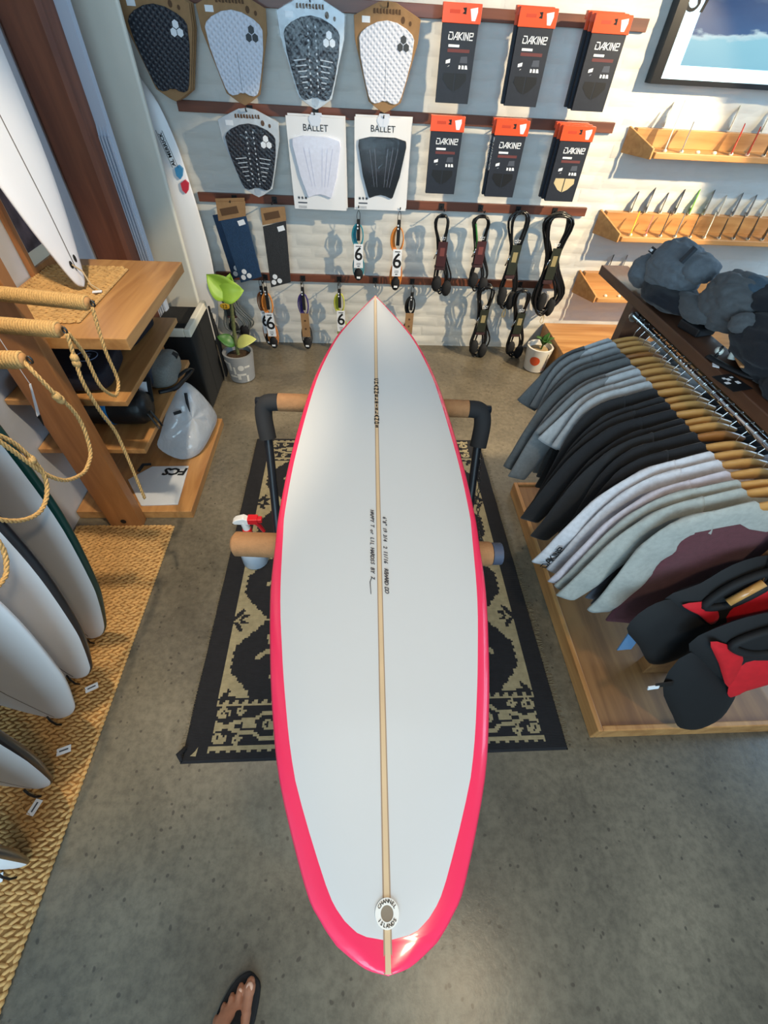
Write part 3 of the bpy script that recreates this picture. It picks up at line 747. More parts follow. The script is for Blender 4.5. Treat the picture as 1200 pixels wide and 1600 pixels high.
def fin_shelf(zb, zf, label, backs, fronts, nfront, nback):
    t = empty('fin_shelf', (1.7, WY, zf-.04), label, 'shelf', 'wooden fin shelves under the screen')
    MB().box((1.66, 3.335, zf-.012), (3.15, WY-.001, zb)).build('back_board', M_PINEX, t, bevel=.002)
    MB().prism([(1.645, WY-.001), (1.745, 3.185), (3.15, 3.185), (3.15, WY-.001)], lambda u, v, d: (u, v, d), zf-.042, zf-.012).build('tray_board', M_PINEX, t, bevel=.003)
    a, b = Vector((1.635, WY-.002)), Vector((1.733, 3.192)); nx = (b-a).normalized(); off = Vector((-nx.y, nx.x))*-.016
    vs = []
    for q, zt in ((a, zb+.004), (b, zf+.004)):
        for o_ in (Vector((0, 0)), off): vs += [(q.x+o_.x, q.y+o_.y, zf-.046), (q.x+o_.x, q.y+o_.y, zt)]
    MB().add(vs, [(0, 1, 5, 4), (2, 6, 7, 3), (0, 2, 3, 1), (4, 5, 7, 6), (1, 3, 7, 5), (0, 4, 6, 2)]).build('end_cap', M_PINEX, t, bevel=.002)
    for k in range(nfront):
        x = 1.812+k*.1025
        MB().lathe([(.011, zf-.013), (.013, zf-.006), (.007, zf)], (x, 3.222, 0), 10).build('fin_plug', M_FINW, t)
        if nback == 0: continue
    for k in range(nback):
        x = 1.825+k*.1012
        MB().lathe([(.011, zb-.001), (.012, zb+.005), (.006, zb+.011)], (x, 3.355, 0), 10).build('fin_plug', M_FINW, t)
    for i, (k, h, c) in enumerate(backs):
        fin(1.825+k*.1012, 3.352 if h < .3 else 3.34, zb+.008, h, c, FN[c]+' fin, back row place '+ORD[k]+' from the left, '+label.split(' wooden')[0]+' fin shelf')
    for i, (k, h, c) in enumerate(fronts):
        fin(1.812+k*.1025, 3.222, zf-.004, h, c, FN[c]+' fin, front row place '+ORD[k]+' from the left, '+label.split(' wooden')[0]+' fin shelf')
ORD = ['one', 'two', 'three', 'four', 'five', 'six', 'seven', 'eight', 'nine', 'ten', 'eleven', 'twelve']
fin_shelf(1.4, 1.326, 'uppermost wooden fin shelf directly below the screen', [(0, .115, 'wh'), (4, .115, 'wh'), (6, .11, 'wh')],
          [(0, .21, 'wh'), (1, .125, 'gr'), (4, .13, 'rd'), (5, .12, 'rd'), (6, .12, 'dk')], 9, 0)
fin_shelf(.98, .892, 'middle wooden fin shelf with two full rows of fins', [(0, .1, 'dk'), (1, .13, 'dk'), (2, .1, 'dk'), (3, .13, 'dk'), (4, .13, 'gn'), (5, .135, 'gr'), (6, .1, 'wh'), (7, .12, 'gr'), (8, .11, 'gr'), (9, .11, 'wh'), (10, .12, 'gr')],
          [(0, .12, 'ye'), (1, .1, 'pk'), (2, .13, 'dk'), (3, .12, 'gr'), (4, .12, 'dk'), (5, .13, 'wh'), (6, .1, 'dk'), (7, .12, 'dk'), (8, .12, 'dk'), (9, .12, 'dk'), (10, .12, 'gr')], 11, 11)
fin_shelf(.605, .5, 'lowest wooden fin shelf behind the dark rack top', [(0, .1, 'dk'), (1, .1, 'gr'), (2, .1, 'wh')], [], 9, 3)

# ------------------------------------------------------------ low drawer cabinet
cb = empty('drawer_cabinet', (2.2, 3.13, 0), 'low honey wood drawer cabinet on the floor under the fin shelves', 'cabinet')
MB().box((1.485, 2.885, .0), (3.1, 3.37, .215)).build('body', M_PINEX, cb, bevel=.003)
for k in range(2):
    d = MB().box((1.505+k*.78, 2.873, .018), (2.27+k*.78, 2.886, .198)).build('drawer', M_PINEX, cb, bevel=.003)
    MB().box((1.85+k*.78, 2.868, .165), (1.95+k*.78, 2.8735, .185)).build('finger_slot', M_WALNUT, d)

# ------------------------------------------------------------ potted plants
M_SOIL = mat('potting soil', (70, 52, 36), .95, vary=.3, scale=60, bump=.6, bscale=90)
M_LEAFL = mat('lime leaf', (150, 186, 62), .45, vary=.15, scale=14); M_LEAFY = mat('pale leaf', (192, 196, 112), .45, vary=.1, scale=14)
M_LEAFD = mat('green leaf', (60, 104, 44), .4, vary=.2, scale=20)
def leaf(name, parent, base, tip, width, m_, up=(0, 0, 1), curl=.25, fold=.2, tuckw=None):
    b = Vector(base); t = Vector(tip); ax = t-b; L = ax.length; ax.normalize()
    s = ax.cross(Vector(up)).normalized(); nrm = s.cross(ax)
    def f(u, v):
        w = width*(math.sin(PI*min(1, v*.97+.03)**.8)**.8)*(u-.5)*2
        return b+ax*(L*v)+s*w+nrm*(curl*L*math.sin(PI*v)+fold*abs(w))
    o = MB().grid(f, 6, 8).build(name, m_, parent, True, fixn=False)
    sol = o.modifiers.new('thick', 'SOLIDIFY'); sol.thickness = .0015
    return o
def pot(t, c, r0, r1, h, m_):
    return MB().lathe([(r0*.85, 0), (r0, .006), (r1, h), (r1-.014, h), (r1-.018, h-.03), (.01, h-.03)], c, 36).build('pot', m_, t, True, sharp=.7)
pg = empty('potted_rubber_plant', (-.825, 2.86, 0), 'tall stemmed plant with lime leaves in grey patterned pot by the black panels', 'plant')
M_GPOT = mat('grey glazed pot', (134, 136, 138), .5, vary=.05, scale=30); M_GPOT2 = mat('pot pattern', (186, 184, 178), .55)
pp = pot(pg, (-.825, 2.86, 0), .085, .103, .2, M_GPOT)
def onpot(c, r0, r1, h, off=.0012):
    return lambda a, z, d: (c[0]+(r0+(r1-r0)*z/h+off+d)*math.sin(a), c[1]-(r0+(r1-r0)*z/h+off+d)*math.cos(a), z)
fp = onpot((-.825, 2.86), .085, .103, .2)
m = MB()
def disc(m, f, a0, z0, ra, rz):
    return m.grid(lambda u, v: f(a0+ra*v*math.cos(2*PI*u), z0+rz*v*math.sin(2*PI*u), .0006), 20, 5, wrap=True)
def strip(m, f, a0, z0, a1, z1):
    n = 5
    for k in range(n):
        q0, q1 = a0+(a1-a0)*k/n, a0+(a1-a0)*(k+1)/n
        m.prism([(q0, z0), (q1, z0), (q1, z1), (q0, z1)], f, -.002, .0008)
for s_ in ((-.7, .05, -.15, .062), (-.1, .035, .12, .075), (-.12, .065, .55, .078), (-.62, .1, -.45, .16), (.5, .12, .9, .133), (.55, .012, .72, .06), (-.3, .075, -.18, .13), (-1.1, .15, -.7, .162)): strip(m, fp, *s_)
disc(m, fp, .25, .125, .22, .021)
m.build('glaze_pattern', M_GPOT2, pp)
MB().lathe([(.09, .168), (.06, .176), (.01, .178)], (-.825, 2.86, 0), 20).build('soil', M_SOIL, pg, True)
sm = MB(); pth = bez([(-.825, 2.86, .17), (-.822, 2.862, .3), (-.808, 2.866, .45), (-.797, 2.868, .56)], 8)
sm.tube(pth, [.0115 if (i % 3) else .014 for i in range(len(pth))], 8); sm.build('stem', mat('ringed stem', (92, 96, 58), .7, vary=.35, scale=70), pg, True)
leaf('leaf', pg, (-.79, 2.86, .575), (-.9, 2.83, .705), .075, M_LEAFL, (0, -1, .5), .05, .6)
leaf('leaf', pg, (-.86, 2.84, .6), (-.7, 2.85, .61), .07, M_LEAFL, (0, -1, .35), .12, .25)
leaf('leaf', pg, (-.8, 2.86, .57), (-.77, 2.87, .7), .04, M_LEAFL, (0, -1, .2), .08, .4)
leaf('leaf', pg, (-.82, 2.85, .25), (-.675, 2.84, .3), .048, M_LEAFY, (0, -.6, 1), .12, .1)
leaf('leaf', pg, (-.83, 2.85, .25), (-.935, 2.84, .315), .042, M_LEAFD, (0, -.7, 1), .15, .2)
leaf('leaf', pg, (-.82, 2.87, .24), (-.86, 2.95, .2), .03, M_LEAFD)
wp = empty('potted_small_plant', (1.378, 3.055, 0), 'small leafy plant in white pot with orange spot beside the drawer cabinet', 'plant')
p2 = pot(wp, (1.378, 3.055, 0), .078, .098, .185, mat('white glazed pot', (226, 222, 214), .4))
fp = onpot((1.378, 3.055), .078, .098, .185)
disc(MB(), fp, -.5, .1, .42, .036).build('orange_spot', mat('orange glaze', (214, 84, 44), .5), p2)
disc(MB(), fp, .5, .035, .2, .016).build('pink_spot', mat('pink glaze', (222, 178, 166), .5), p2)
strip(m2 := MB(), fp, .45, .09, .49, .16); m2.build('ink_line', M_INK, p2)
MB().lathe([(.085, .153), (.05, .16), (.01, .162)], (1.378, 3.055, 0), 20).build('soil', mat('light soil', (170, 146, 108), .95, vary=.2, scale=50), wp, True)
MB().tube([(1.385, 3.05, .15), (1.39, 3.05, .2)], .006, 6).build('stem', M_LEAFD, wp)
for an, L, h in ((.1, .075, .05), (1.2, .07, .045), (2.3, .075, .04), (3.3, .08, .06), (4.3, .07, .05), (5.3, .07, .035), (.7, .045, .08)):
    leaf('leaf', wp, (1.39, 3.045, .195), (1.39+L*math.cos(an), 3.045+L*math.sin(an), .2+h), .022, M_LEAFD, (0, 0, 1), .18, .15)
# ------------------------------------------------------------ surfboards
def text_into(mb, body, size, T, shear=0, bold=0, align='CENTER', ext=.0004, spacing=1.0):
    cu = bpy.data.curves.new('t', 'FONT'); cu.body = body; cu.size = size; cu.extrude = ext; cu.shear = shear; cu.offset = bold
    cu.align_x = align; cu.align_y = 'CENTER'; cu.resolution_u = 2; cu.space_character = spacing
    t = bpy.data.objects.new('t', cu); COL.objects.link(t); me = bpy.data.meshes.new_from_object(t)
    bpy.data.objects.remove(t); bpy.data.curves.remove(cu)
    mb.add([T @ v.co for v in me.vertices], [tuple(p.vertices) for p in me.polygons]); bpy.data.meshes.remove(me)
def interp(tab, s):
    if s <= tab[0][0]: return tab[0][1]
    for (a, x), (b, y) in zip(tab[:-1], tab[1:]):
        if s <= b:
            return x+(y-x)*(s-a)/(b-a)
    return tab[-1][1]
def smooth_tab(tab, n=4):
    P = bez([(a, b, 0) for a, b in tab], n); return [(p.x, max(0, p.y)) for p in P]
class Board:
    def __init__(s, tab, inner, td, tb, rocker, F):
        s.tab = smooth_tab(tab); s.L = tab[-1][0]; s.inner = inner; s.td = td; s.tb = tb; s.rk = rocker; s.F = F
    def th(s, q):
        e = min(1, max(0, q/s.L)); return .3+.7*min(1, (e*6)**.7, ((1-e)*4.2)**.8)
    def deck(s, u, q, off=0):
        w = max(1e-4, interp(s.tab, q)); xf = min(1, abs(u)/w); k = s.th(q)
        return s.F(u, q, s.rk(q)+s.td*k*(1-xf**2.5)**.55+off)
    def body(s, mats, red_lo=-1):
        m = MB(); rows = sorted(set([t[0] for t in s.tab]))
        ring = None; o0 = None; N = None
        for q in rows:
            w = max(3e-4, interp(s.tab, q)); b = max(.02, min(.99, s.inner(q, w)/w)); k = s.th(q)
            half = [(0, 'd'), (.4*b, 'd'), (.75*b, 'd'), (b, 'd'), (b+(1-b)*.5, 'd'), (b+(1-b)*.85, 'd'), (1, 'd'), (.985, 'b'), (.93, 'b'), (.6, 'b'), (0, 'b')]
            pts = [(w*x, s.td*k*(1-x**2.5)**.55 if c == 'd' else -s.tb*k*(1-x**4)**.5) for x, c in half]
            pts += [(-x, z) for x, z in pts[-2:0:-1]]
            N = len(pts)
            o = len(m.v); m.v += [tuple(s.F(x, q, s.rk(q)+z)) for x, z in pts]
            if o0 is not None:
                for i in range(N):
                    i2 = (i+1) % N; m.f.append((o0+i, o0+i2, o+i2, o+i))
                    j = i if i < 10 else N-1-i
                    mi = 0 if j < 3 else (1 if j < 7 else 2)
                    if q <= red_lo and j < 3: mi = 1
                    m.m.append(mi)
            o0 = o
        m.f.append(tuple(range(N))); m.m.append(1); m.f.append(tuple(range(o0, o0+N))); m.m.append(1)
        return m
    def strip(s, x0, x1, q0, q1, off, n=60):
        m = MB()
        m.grid(lambda u, v: s.deck(x0+(x1-x0)*u, q0+(q1-q0)*v, off), 1, n)
        m.grid(lambda u, v: s.deck(x0+(x1-x0)*u, q0+(q1-q0)*v, -.004), 1, n)
        return m
M_PINK = mat('hot pink resin', (255, 54, 96), .25, coat=.4)
M_STR = mat('stringer wood', (222, 192, 152), .4, vary=.06, scale=9); M_STRD = mat('stringer edge', (168, 140, 116), .45)

# the pink railed board in the middle
INT_ = None
TB = [(0, 0), (.007, .033), (.028, .07), (.0375, .082), (.06, .103), (.103, .132), (.25, .193), (.378, .226), (.51, .251), (.67, .274), (.82, .283), (.93, .288), (1.13, .284), (1.35, .267),
      (1.55, .241), (1.7, .205), (1.82, .163), (1.884, .13), (1.95, .09), (2.034, .034), (2.064, .01), (2.074, 0)]
INT = [(0, 0), (.0375, .004), (.042, .036), (.052, .054), (.065, .07), (.103, .097), (.25, .1625), (.39, .1985), (.52, .224), (.65, .245), (.84, .263), (.93, .269), (1.13, .266), (1.35, .249), (1.55, .224), (1.7, .189), (1.82, .148), (1.95, .077), (2.034, .022), (2.06, .002), (2.074, 0)]
tail = Vector((.042, -.086, 0)); ax = Vector((.038, 2.074, 0)).normalized(); sd = Vector((ax.y, -ax.x, 0))
def zr(q):
    y = q-.086; z = .79
    if y > .8: z += .17*((y-.8)/1.25)**2.2
    if y < .7: z += .035*((.7-y)/.8)**2
    return z
INT = smooth_tab(INT, 3)
B = Board(TB, lambda q, w: interp(INT, q), .03, .03, zr, lambda x, q, z: tail+sd*x+ax*q+Vector((0, 0, z)))
sb = empty('surfboard', (.06, .9, .71), 'white surfboard with hot pink rails lying across the padded stand', 'surfboard')
B.body([M_GLOSSW, M_PINK, M_GLOSSW], .0376).build('hull', [M_GLOSSW, M_PINK, M_GLOSSW], sb, True, bevel=0)
B.strip(-.0064, .0064, .002, 2.066, .0005).build('stringer_edge', M_STRD, sb, True)
B.strip(-.0042, .0042, .002, 2.066, .001).build('stringer', M_STR, sb, True)
def deckframe(q, u=0, off=.0016, rot=0):
    p = B.deck(u, q, off); t = (B.deck(u, q+.01, off)-B.deck(u, q-.01, off)).normalized()
    s2 = (B.deck(u+.004, q, off)-B.deck(u-.004, q, off)).normalized()
    if rot == 0: T = frame(p, s2, t)
    else: T = frame(p, -t, s2)
    T.translation -= sb.location
    return T
lt = MB()
for i, ch in enumerate('CHANNEL*ISLANDS'):
    q = 1.536-i*.0178
    if ch == '*':
        T = deckframe(q)
        for k in range(8):
            a = k*PI/4; d = Vector((math.cos(a), math.sin(a), 0)); n_ = Vector((-d.y, d.x, 0))
            lt.add([T @ (n_*.001), T @ (d*.008+n_*.0012), T @ (d*.008-n_*.0012), T @ (-n_*.001)], [(0, 1, 2, 3)])
        continue
    text_into(lt, ch, .0158, deckframe(q) @ Matrix.Diagonal((1.55, 1, 1, 1)), bold=.0005)
lt.build('stringer_lettering', M_INK, sb, org=(0, 0, 0), fixn=False)
hw = MB()
def write(s_, u, q0, q1, size):
    n = len(s_)
    for i, ch in enumerate(s_):
        if ch != ' ': text_into(hw, ch, size, deckframe(q0+(q1-q0)*(i+.5)/n, u+.0006*math.sin(i*2.3), rot=1), shear=.35, bold=.0002)
write('HAPPY T or LIL HARDSS BY 7', -.0185, .918, .685, .0145)
write('6\'8" 19 3/4  2 11/16  REWARD DO', .0165, .893, .645, .0145)
T = deckframe(.67, -.0225, rot=1)
hw.add([T @ Vector(p) for p in ((-.02, .004, 0), (-.006, -.001, 0), (.03, .001, 0), (.03, -.0005, 0), (-.006, -.003, 0), (-.021, .0025, 0))], [(0, 1, 2, 3, 4, 5)])
hw.build('pencil_writing', mat('pencil', (62, 58, 62), .7), sb, org=(0, 0, 0), fixn=False)
# leash plug with ring lettering
q = .067+.0; m = MB()
T = deckframe(q, 0, .0012)
def ringmesh(m, r0, r1, h, n=32):
    vs = [];
    for k in range(n):
        a = 2*PI*k/n
        for r, z in ((r0, 0), (r1, 0), (r1, h), (r0, h)): vs.append(T @ Vector((r*math.cos(a), r*math.sin(a), z)))
    fs = []
    for k in range(n):
        k2 = (k+1) % n
        for j in range(4): fs.append((k*4+j, k*4+(j+1) % 4, k2*4+(j+1) % 4, k2*4+j))
    m.add(vs, fs)
ringmesh(m, .0098, .0186, .0014); plug = m.build('leash_plug', mat('plug white', (244, 240, 232), .35), sb, org=(0, 0, 0))
m = MB(); m.add([T @ Vector((.0099*math.cos(k*PI/12), .0099*math.sin(k*PI/12), .0002)) for k in range(24)], [tuple(range(24))])
m.build('cup', mat('cup grey', (150, 142, 130), .25, .6), plug, org=(0, 0, 0))
lt = MB()
for i, ch in enumerate('CHANNEL'):
    a = PI/2+.98-i*.33
    text_into(lt, ch, .0068, T @ Matrix.Translation((.0142*math.cos(a), .0142*math.sin(a), .0016)) @ Matrix.Rotation(a-PI/2, 4, 'Z'), bold=.00012)
for i, ch in enumerate('ISLANDS'):
    a = -PI/2-.98+i*.33
    text_into(lt, ch, .0068, T @ Matrix.Translation((.0142*math.cos(a), .0142*math.sin(a), .0016)) @ Matrix.Rotation(a+PI/2, 4, 'Z'), bold=.00012)
lt.build('ring_lettering', M_INK, plug, org=(0, 0, 0), fixn=False)

# boards standing on the woven runner along the left wall
TV = [(0, 0), (.008, .03), (.03, .055), (.07, .082), (.125, .108), (.3, .168), (.433, .202), (.71, .25), (.94, .265), (1.2, .262), (1.5, .215), (1.7, .15), (1.82, .085), (1.88, .03), (1.9, 0)]
M_GREEN = mat('dark green rail', (16, 56, 50), .3, coat=.3); M_BRAIL = mat('black rail', (28, 30, 36), .3, coat=.3)
def vboard(x, y, railm, label, k=1.0, zb=.014):
    F = lambda u, q, z: Vector((x+u, y-z, zb+q))
    b = Board([(a*1.0, w*k) for a, w in TV], lambda q, w: w*.93, .026, .03, lambda q: 0, F)
    t = empty('standing_surfboard', (x, y, zb), label, 'surfboard', 'surfboards standing on the woven runner')
    b.body(None).build('hull', [M_BOARDW, M_BOARDW if railm is M_BOARDW else railm, railm], t, True)
    b.strip(-.0018, .0018, .03, 1.87, .0005, 40).build('stringer', mat('grey stringer', (110, 100, 96), .5), t, True)
    m = MB().tube([(x, y-.022, zb+.07), (x+.006, y-.03, zb+.05), (x+.012, y-.034, zb+.02), (x+.02, y-.03, .018)], .0035, 6)
    m.build('leash_string', M_BLACK, t, True)
    return t
vboard(-1.095, .855, M_GREEN, 'white surfboard with dark green rail, standing farthest from the camera')
vboard(-1.085, .69, M_BRAIL, 'white surfboard with black rail, second from the shelf unit', 1.0)
vboard(-1.09, .545, M_BOARDW, 'all white surfboard standing in the middle of the row', 1.02)
vboard(-1.06, .325, M_BRAIL, 'white surfboard with black rail, fourth from the shelf unit', .95)
vboard(-1.035, .12, M_BRAIL, 'white surfboard with black rail at the lower left corner', .95)
for (x, y, a), nm in zip(((-1.015, .645, .5), (-1.025, .43, .35), (-1.045, .265, 1.3), (-1.075, .085, .4)), ('white surfboards by the black rail', 'all white board', 'fourth standing board', 'nearest standing board')):
    R_ = Matrix.Rotation(a, 3, 'Z')
    t = empty('price_tag', (x, y, .018), 'white paper price tag on the woven runner beside the '+nm, 'tag', 'price tags on the woven runner')
    MB().box((x-.022, y-.012, .018), (x+.022, y+.012, .0195), R_).build('card', M_STICKER, t)
    MB().box((x-.014, y-.002, .0194), (x+.014, y+.003, .0202), R_).build('print', M_GREYINK, t)
    p = Vector((x, y, .019))+R_ @ Vector((-.02, 0, 0))
    MB().tube([p, p+Vector((-.02, .01, .004)), p+Vector((-.045, .03, .002))], .001, 5).build('string', M_ROPE, t)

# white board leaning in the corner behind the column
TM = [(0, 0), (.02, .06), (.1, .12), (.3, .18), (.6, .212), (.85, .206), (1.1, .184), (1.235, .166), (1.4, .12), (1.51, .055), (1.58, .018), (1.6, 0)]
F = lambda u, q, z: Vector((-1.195+u, 3.275-z, .004+q))
b = Board(TM, lambda q, w: w*.95, .03, .025, lambda q: 0, F)
t = empty('corner_surfboard', (-1.19, 3.275, 0), 'white surfboard with red and blue hexagons standing behind the cream column', 'surfboard')
b.body(None).build('hull', [M_BOARDW, M_BOARDW, M_BOARDW], t, True)
yf = 3.244
lt = MB(); text_into(lt, 'AL MERRICK', .027, frame((-1.078, yf-.003, 1.214), (-.24, 0, 1), (-1, 0, -.24)), bold=.0008)
for dx in (-.0165, .0165): lt.box((-1.078+dx-.001, yf-.0035, 1.13), (-1.078+dx+.001, yf-.0025, 1.3), Matrix.Rotation(-.24, 3, 'Y'))
lt.build('lettering', M_INK, t, fixn=False)
for zc, xx, c in ((1.112, -1.047, mat('sticker blue', (70, 150, 200), .4)), (1.042, -1.034, mat('sticker red', (214, 52, 72), .4))):
    MB().prism([(xx+.02*math.sin(k*PI/3)+.012*(1 if k in (0, 1) else 0), zc+.034*math.cos(k*PI/3)) for k in range(6)], XZ(yf), -.003, .016).build('hexagon_sticker', c, t)

# ------------------------------------------------------------ woven runner and placemat
M_GRASS = mat('seagrass', (204, 160, 100), .85, vary=.22, scale=40, bump=.2, bscale=200)
def weave(name, x0, x1, y0, y1, z, label, cat, dx=.03, dy=.0125, h=.008, seed=1, quad=None):
    rr = random.Random(seed)
    t = empty(name, ((x0+x1)/2, (y0+y1)/2, z), label, cat)
    def Q(x, y): return (x, y)
    MB().box((x0+.004, y0+.004, z), (x1-.004, y1-.004, z+h*.45)).build('backing', mat('seagrass shade', (140, 102, 56), .9), t)
    m = MB(); nx = int((x1-x0)/dx); ny = int((y1-y0)/dy)
    P = [(math.cos(k*PI/3), math.sin(k*PI/3)) for k in range(6)]
    def blob(cx, cy, a, l, w, hh):
        ca, sa = math.cos(a), math.sin(a); vs = []
        for r, zz in ((1, 0), (.82, .6), (.4, 1)):
            for c_, s_ in P: vs.append((cx+(c_*l*r)*ca-(s_*w*r)*sa, cy+(c_*l*r)*sa+(s_*w*r)*ca, z+h*.3+hh*zz))
        fs = [(k, (k+1) % 6, 6+(k+1) % 6, 6+k) for k in range(6)]+[(6+k, 6+(k+1) % 6, 12+(k+1) % 6, 12+k) for k in range(6)]+[tuple(range(12, 18))]
        m.add(vs, fs)
    for i in range(nx):
        for j in range(ny):
            cx = x0+(i+.5)*dx+(dx*.5 if j % 2 else 0); cy = y0+(j+.5)*dy
            if cx > x1-.004: continue
            blob(cx+rr.uniform(-.002, .002), cy+rr.uniform(-.0015, .0015), rr.uniform(-.22, .22)+(.5 if j % 2 else -.12), dx*.6, dy*.48, h*rr.uniform(.5, .8))
    for e in (x0, x1):
        for j in range(int((y1-y0)/.017)): blob(e, y0+(j+.5)*.017, 1.15 if e > (x0+x1)/2 else -1.15, .012, .007, h*rr.uniform(.6, .9))
    for e in (y0, y1):
        for i in range(int((x1-x0)/.019)): blob(x0+(i+.5)*.019, e, .5, .012, .007, h*rr.uniform(.6, .9))
    o = m.build('braids', M_GRASS, t, True, fixn=False); tag(o, kind='stuff')
    return t
weave('woven_runner', -1.4, -.935, -.5, 1.455, 0, 'long woven seagrass runner under the standing surfboards', 'mat', h=.012)

# ------------------------------------------------------------ open shelf unit on the left
su = empty('shelf_unit', (-1.13, 1.92, 0), 'honey wood open shelf unit with four boards by the left wall', 'shelf')
for nm, x1, y0, y1, z0, z1 in (('top_board', -.835, 1.55, 2.31, .905, .95), ('shelf_board', -.942, 1.555, 2.31, .655, .68), ('shelf_board', -.955, 1.55, 2.33, .405, .43), ('base_board', -.85, 1.515, 2.3, 0, .05)):
    MB().box((-1.415, y0, z0), (x1, y1, z1)).build(nm, M_PINE, su, bevel=.003)
for y0 in (1.455, 2.315):
    MB().box((-1.24, y0, 0), (-1.085, y0+.055, 2.3 if y0 < 2 else .93)).build('upright', M_PINEZ, su, bevel=.004)
MB().lathe([(.013, 1.452), (.013, 1.456)], (-1.165, 0, .045), 12, 'Y').build('bolt', M_BLACK, su)
weave('woven_placemat', -1.385, -1.045, 1.66, 2.2, .95, 'small woven seagrass placemat on the top shelf board', 'mat', h=.01, seed=5)

# short white board standing on the top shelf
TS = [(0, 0), (.01, .025), (.035, .045), (.1, .075), (.25, .135), (.45, .19), (.75, .235), (1.0, .24), (1.3, .2), (1.5, .14), (1.65, .06), (1.7, 0)]
def F(u, q, z):
    a = .145; d = Vector((-math.sin(a), .13, math.cos(a))).normalized(); n_ = Vector((math.cos(a), -.12, math.sin(a))).normalized(); s_ = d.cross(n_).normalized()
    return Vector((-1.135, 1.945, .968))+d*q+s_*u+n_*z
b = Board([(p_, w_*.84) for p_, w_ in TS], lambda q, w: w*.96, .02, .024, lambda q: 0, F)
t = empty('shop_surfboard', (-1.135, 1.945, .963), 'small white surfboard standing tail down on the placemat of the top shelf', 'surfboard')
b.body(None).build('hull', [M_BOARDW]*3, t, True)
b.strip(-.0025, .0025, .06, 1.66, .0006, 30).build('stringer', mat('grey stringer', (110, 100, 96), .5), t, True)
for du, q in ((-.016, .085), (.02, .1)):
    p = [b.deck(du+.009*math.cos(k*PI/6), q+.014*math.sin(k*PI/6), .0012) for k in range(12)]
    MB().add(p, [tuple(range(12))]).build('fin_plug', M_BLACK, t, fixn=False)
MB().tube([b.deck(-.014, .085, .002), b.deck(.004, .055, .02), Vector((-1.09, 1.93, .985)), Vector((-1.06, 1.925, .966))], .003, 6).build('leash_string', mat('tan string', (196, 170, 130), .7), t)
MB().box((-1.085, 1.905, .9625), (-1.05, 1.922, .9655), Matrix.Rotation(.3, 3, 'Z')).build('string_tag', M_STICKER, t)
o = MB().box((-1.165, 1.8, .9615), (-1.045, 1.83, .964), Matrix.Rotation(-.02, 3, 'Z')).build('name_plate', M_BLACK, None, org=(-1.1, 1.815, .9615)); tag(o, 'small flat black name plate on the woven placemat', 'plate')
# framed photograph against the wall
pf = empty('framed_photo', (-1.395, 2.2, .95), 'wood framed black and white photo behind the small surfboard', 'picture')
m = MB()
for a, b_ in (((2.08, .95), (2.105, 1.62)), ((2.275, .95), (2.3, 1.62)), ((2.105, .95), (2.275, .978)), ((2.105, 1.59), (2.275, 1.62))): m.box((-1.415, a[0], a[1]), (-1.392, b_[0], b_[1]))
m.build('wood_frame', M_PINEZ, pf)
ph = MB().box((-1.413, 2.105, .978), (-1.404, 2.275, 1.59)).build('mount', mat('cream mount', (222, 214, 190), .7), pf)
MB().box((-1.405, 2.125, 1.03), (-1.4025, 2.255, 1.54)).build('photo_print', mat('photo print', (96, 84, 92), .4, vary=.7, scale=14), ph)

# bags on the shelves
M_NAVY = mat('navy black fabric', (20, 22, 36), .75, vary=.15, scale=60, bump=.2, bscale=160)
def soft_box(c, s_, e=.35, n=14, seed=0, amp=.03, R=None):
    m = MB()
    def f(u, v):
        a = 2*PI*u; p = PI*(v-.5)
        sg = lambda x, k: math.copysign(abs(x)**k, x)
        q = Vector((sg(math.cos(p), e)*sg(math.cos(a), e)*s_[0], sg(math.cos(p), e)*sg(math.sin(a), e)*s_[1], sg(math.sin(p), e)*s_[2]))
        q *= 1+amp*noise.noise(q*14+Vector((seed, 0, 0)))
        if R is not None: q = R @ q
        return q+Vector(c)
    return m.grid(f, n*2, n, wrap=True)
def deckbag(x, y, w, l, label, rot):
    t = empty('zip_case', (x, y, .68), label, 'bag', 'dark cases on the second shelf board')
    R_ = Matrix.Rotation(rot, 3, 'Z')
    soft_box((x, y, .727), (w, l, .042), .3, R=R_).build('case', M_NAVY, t, True)
    m = MB(); ringp = [Vector((x, y, .771))+R_ @ Vector((.042*math.cos(k*PI/12)+.04, .042*math.sin(k*PI/12), 0)) for k in range(24)]
    m.tube(ringp, .0018, 5, closed=True); m.build('ring_logo', mat('logo grey blue', (120, 134, 160), .5), t)
    lt = MB(); text_into(lt, 'G', .05, frame(Vector((x, y, .7712))+R_ @ Vector((.04, 0, 0)), R_ @ Vector((1, 0, 0)), R_ @ Vector((0, 1, 0)))); 
    lt.build('emblem', mat('logo grey blue', (120, 134, 160), .5), t, fixn=False)
    return t
deckbag(-1.17, 1.74, .14, .145, 'dark zip case with round emblem, front one under the top shelf board', .12)
deckbag(-1.15, 2.1, .13, .14, 'dark zip case with round emblem, rear one under the top shelf board', -.1)
t = empty('dry_bag', (-1.11, 1.76, .43), 'black roll-top dry bag with blue band lying on the third shelf board', 'bag')
m = MB().lathe([(.02, -1.262), (.07, -1.255), (.078, -1.22), (.08, -1.06), (.076, -1.0), (.06, -.972), (.02, -.966)], (0, 1.76, .509), 24, 'X'); m.build('body', mat('black tarpaulin', (24, 25, 26), .42, bump=.3, bscale=30), t, True)
MB().lathe([(.0795, -1.155), (.0815, -1.152), (.0815, -1.132), (.0795, -1.129)], (0, 1.76, .509), 24, 'X').build('blue_band', mat('bright blue band', (16, 128, 196), .4), t, True)
lt = MB(); text_into(lt, 'DRY', .03, frame((-1.2, 1.76-.06, .509+.057), (1, 0, 0), (0, .68, .73))); lt.build('lettering', M_STICKER, t, fixn=False)
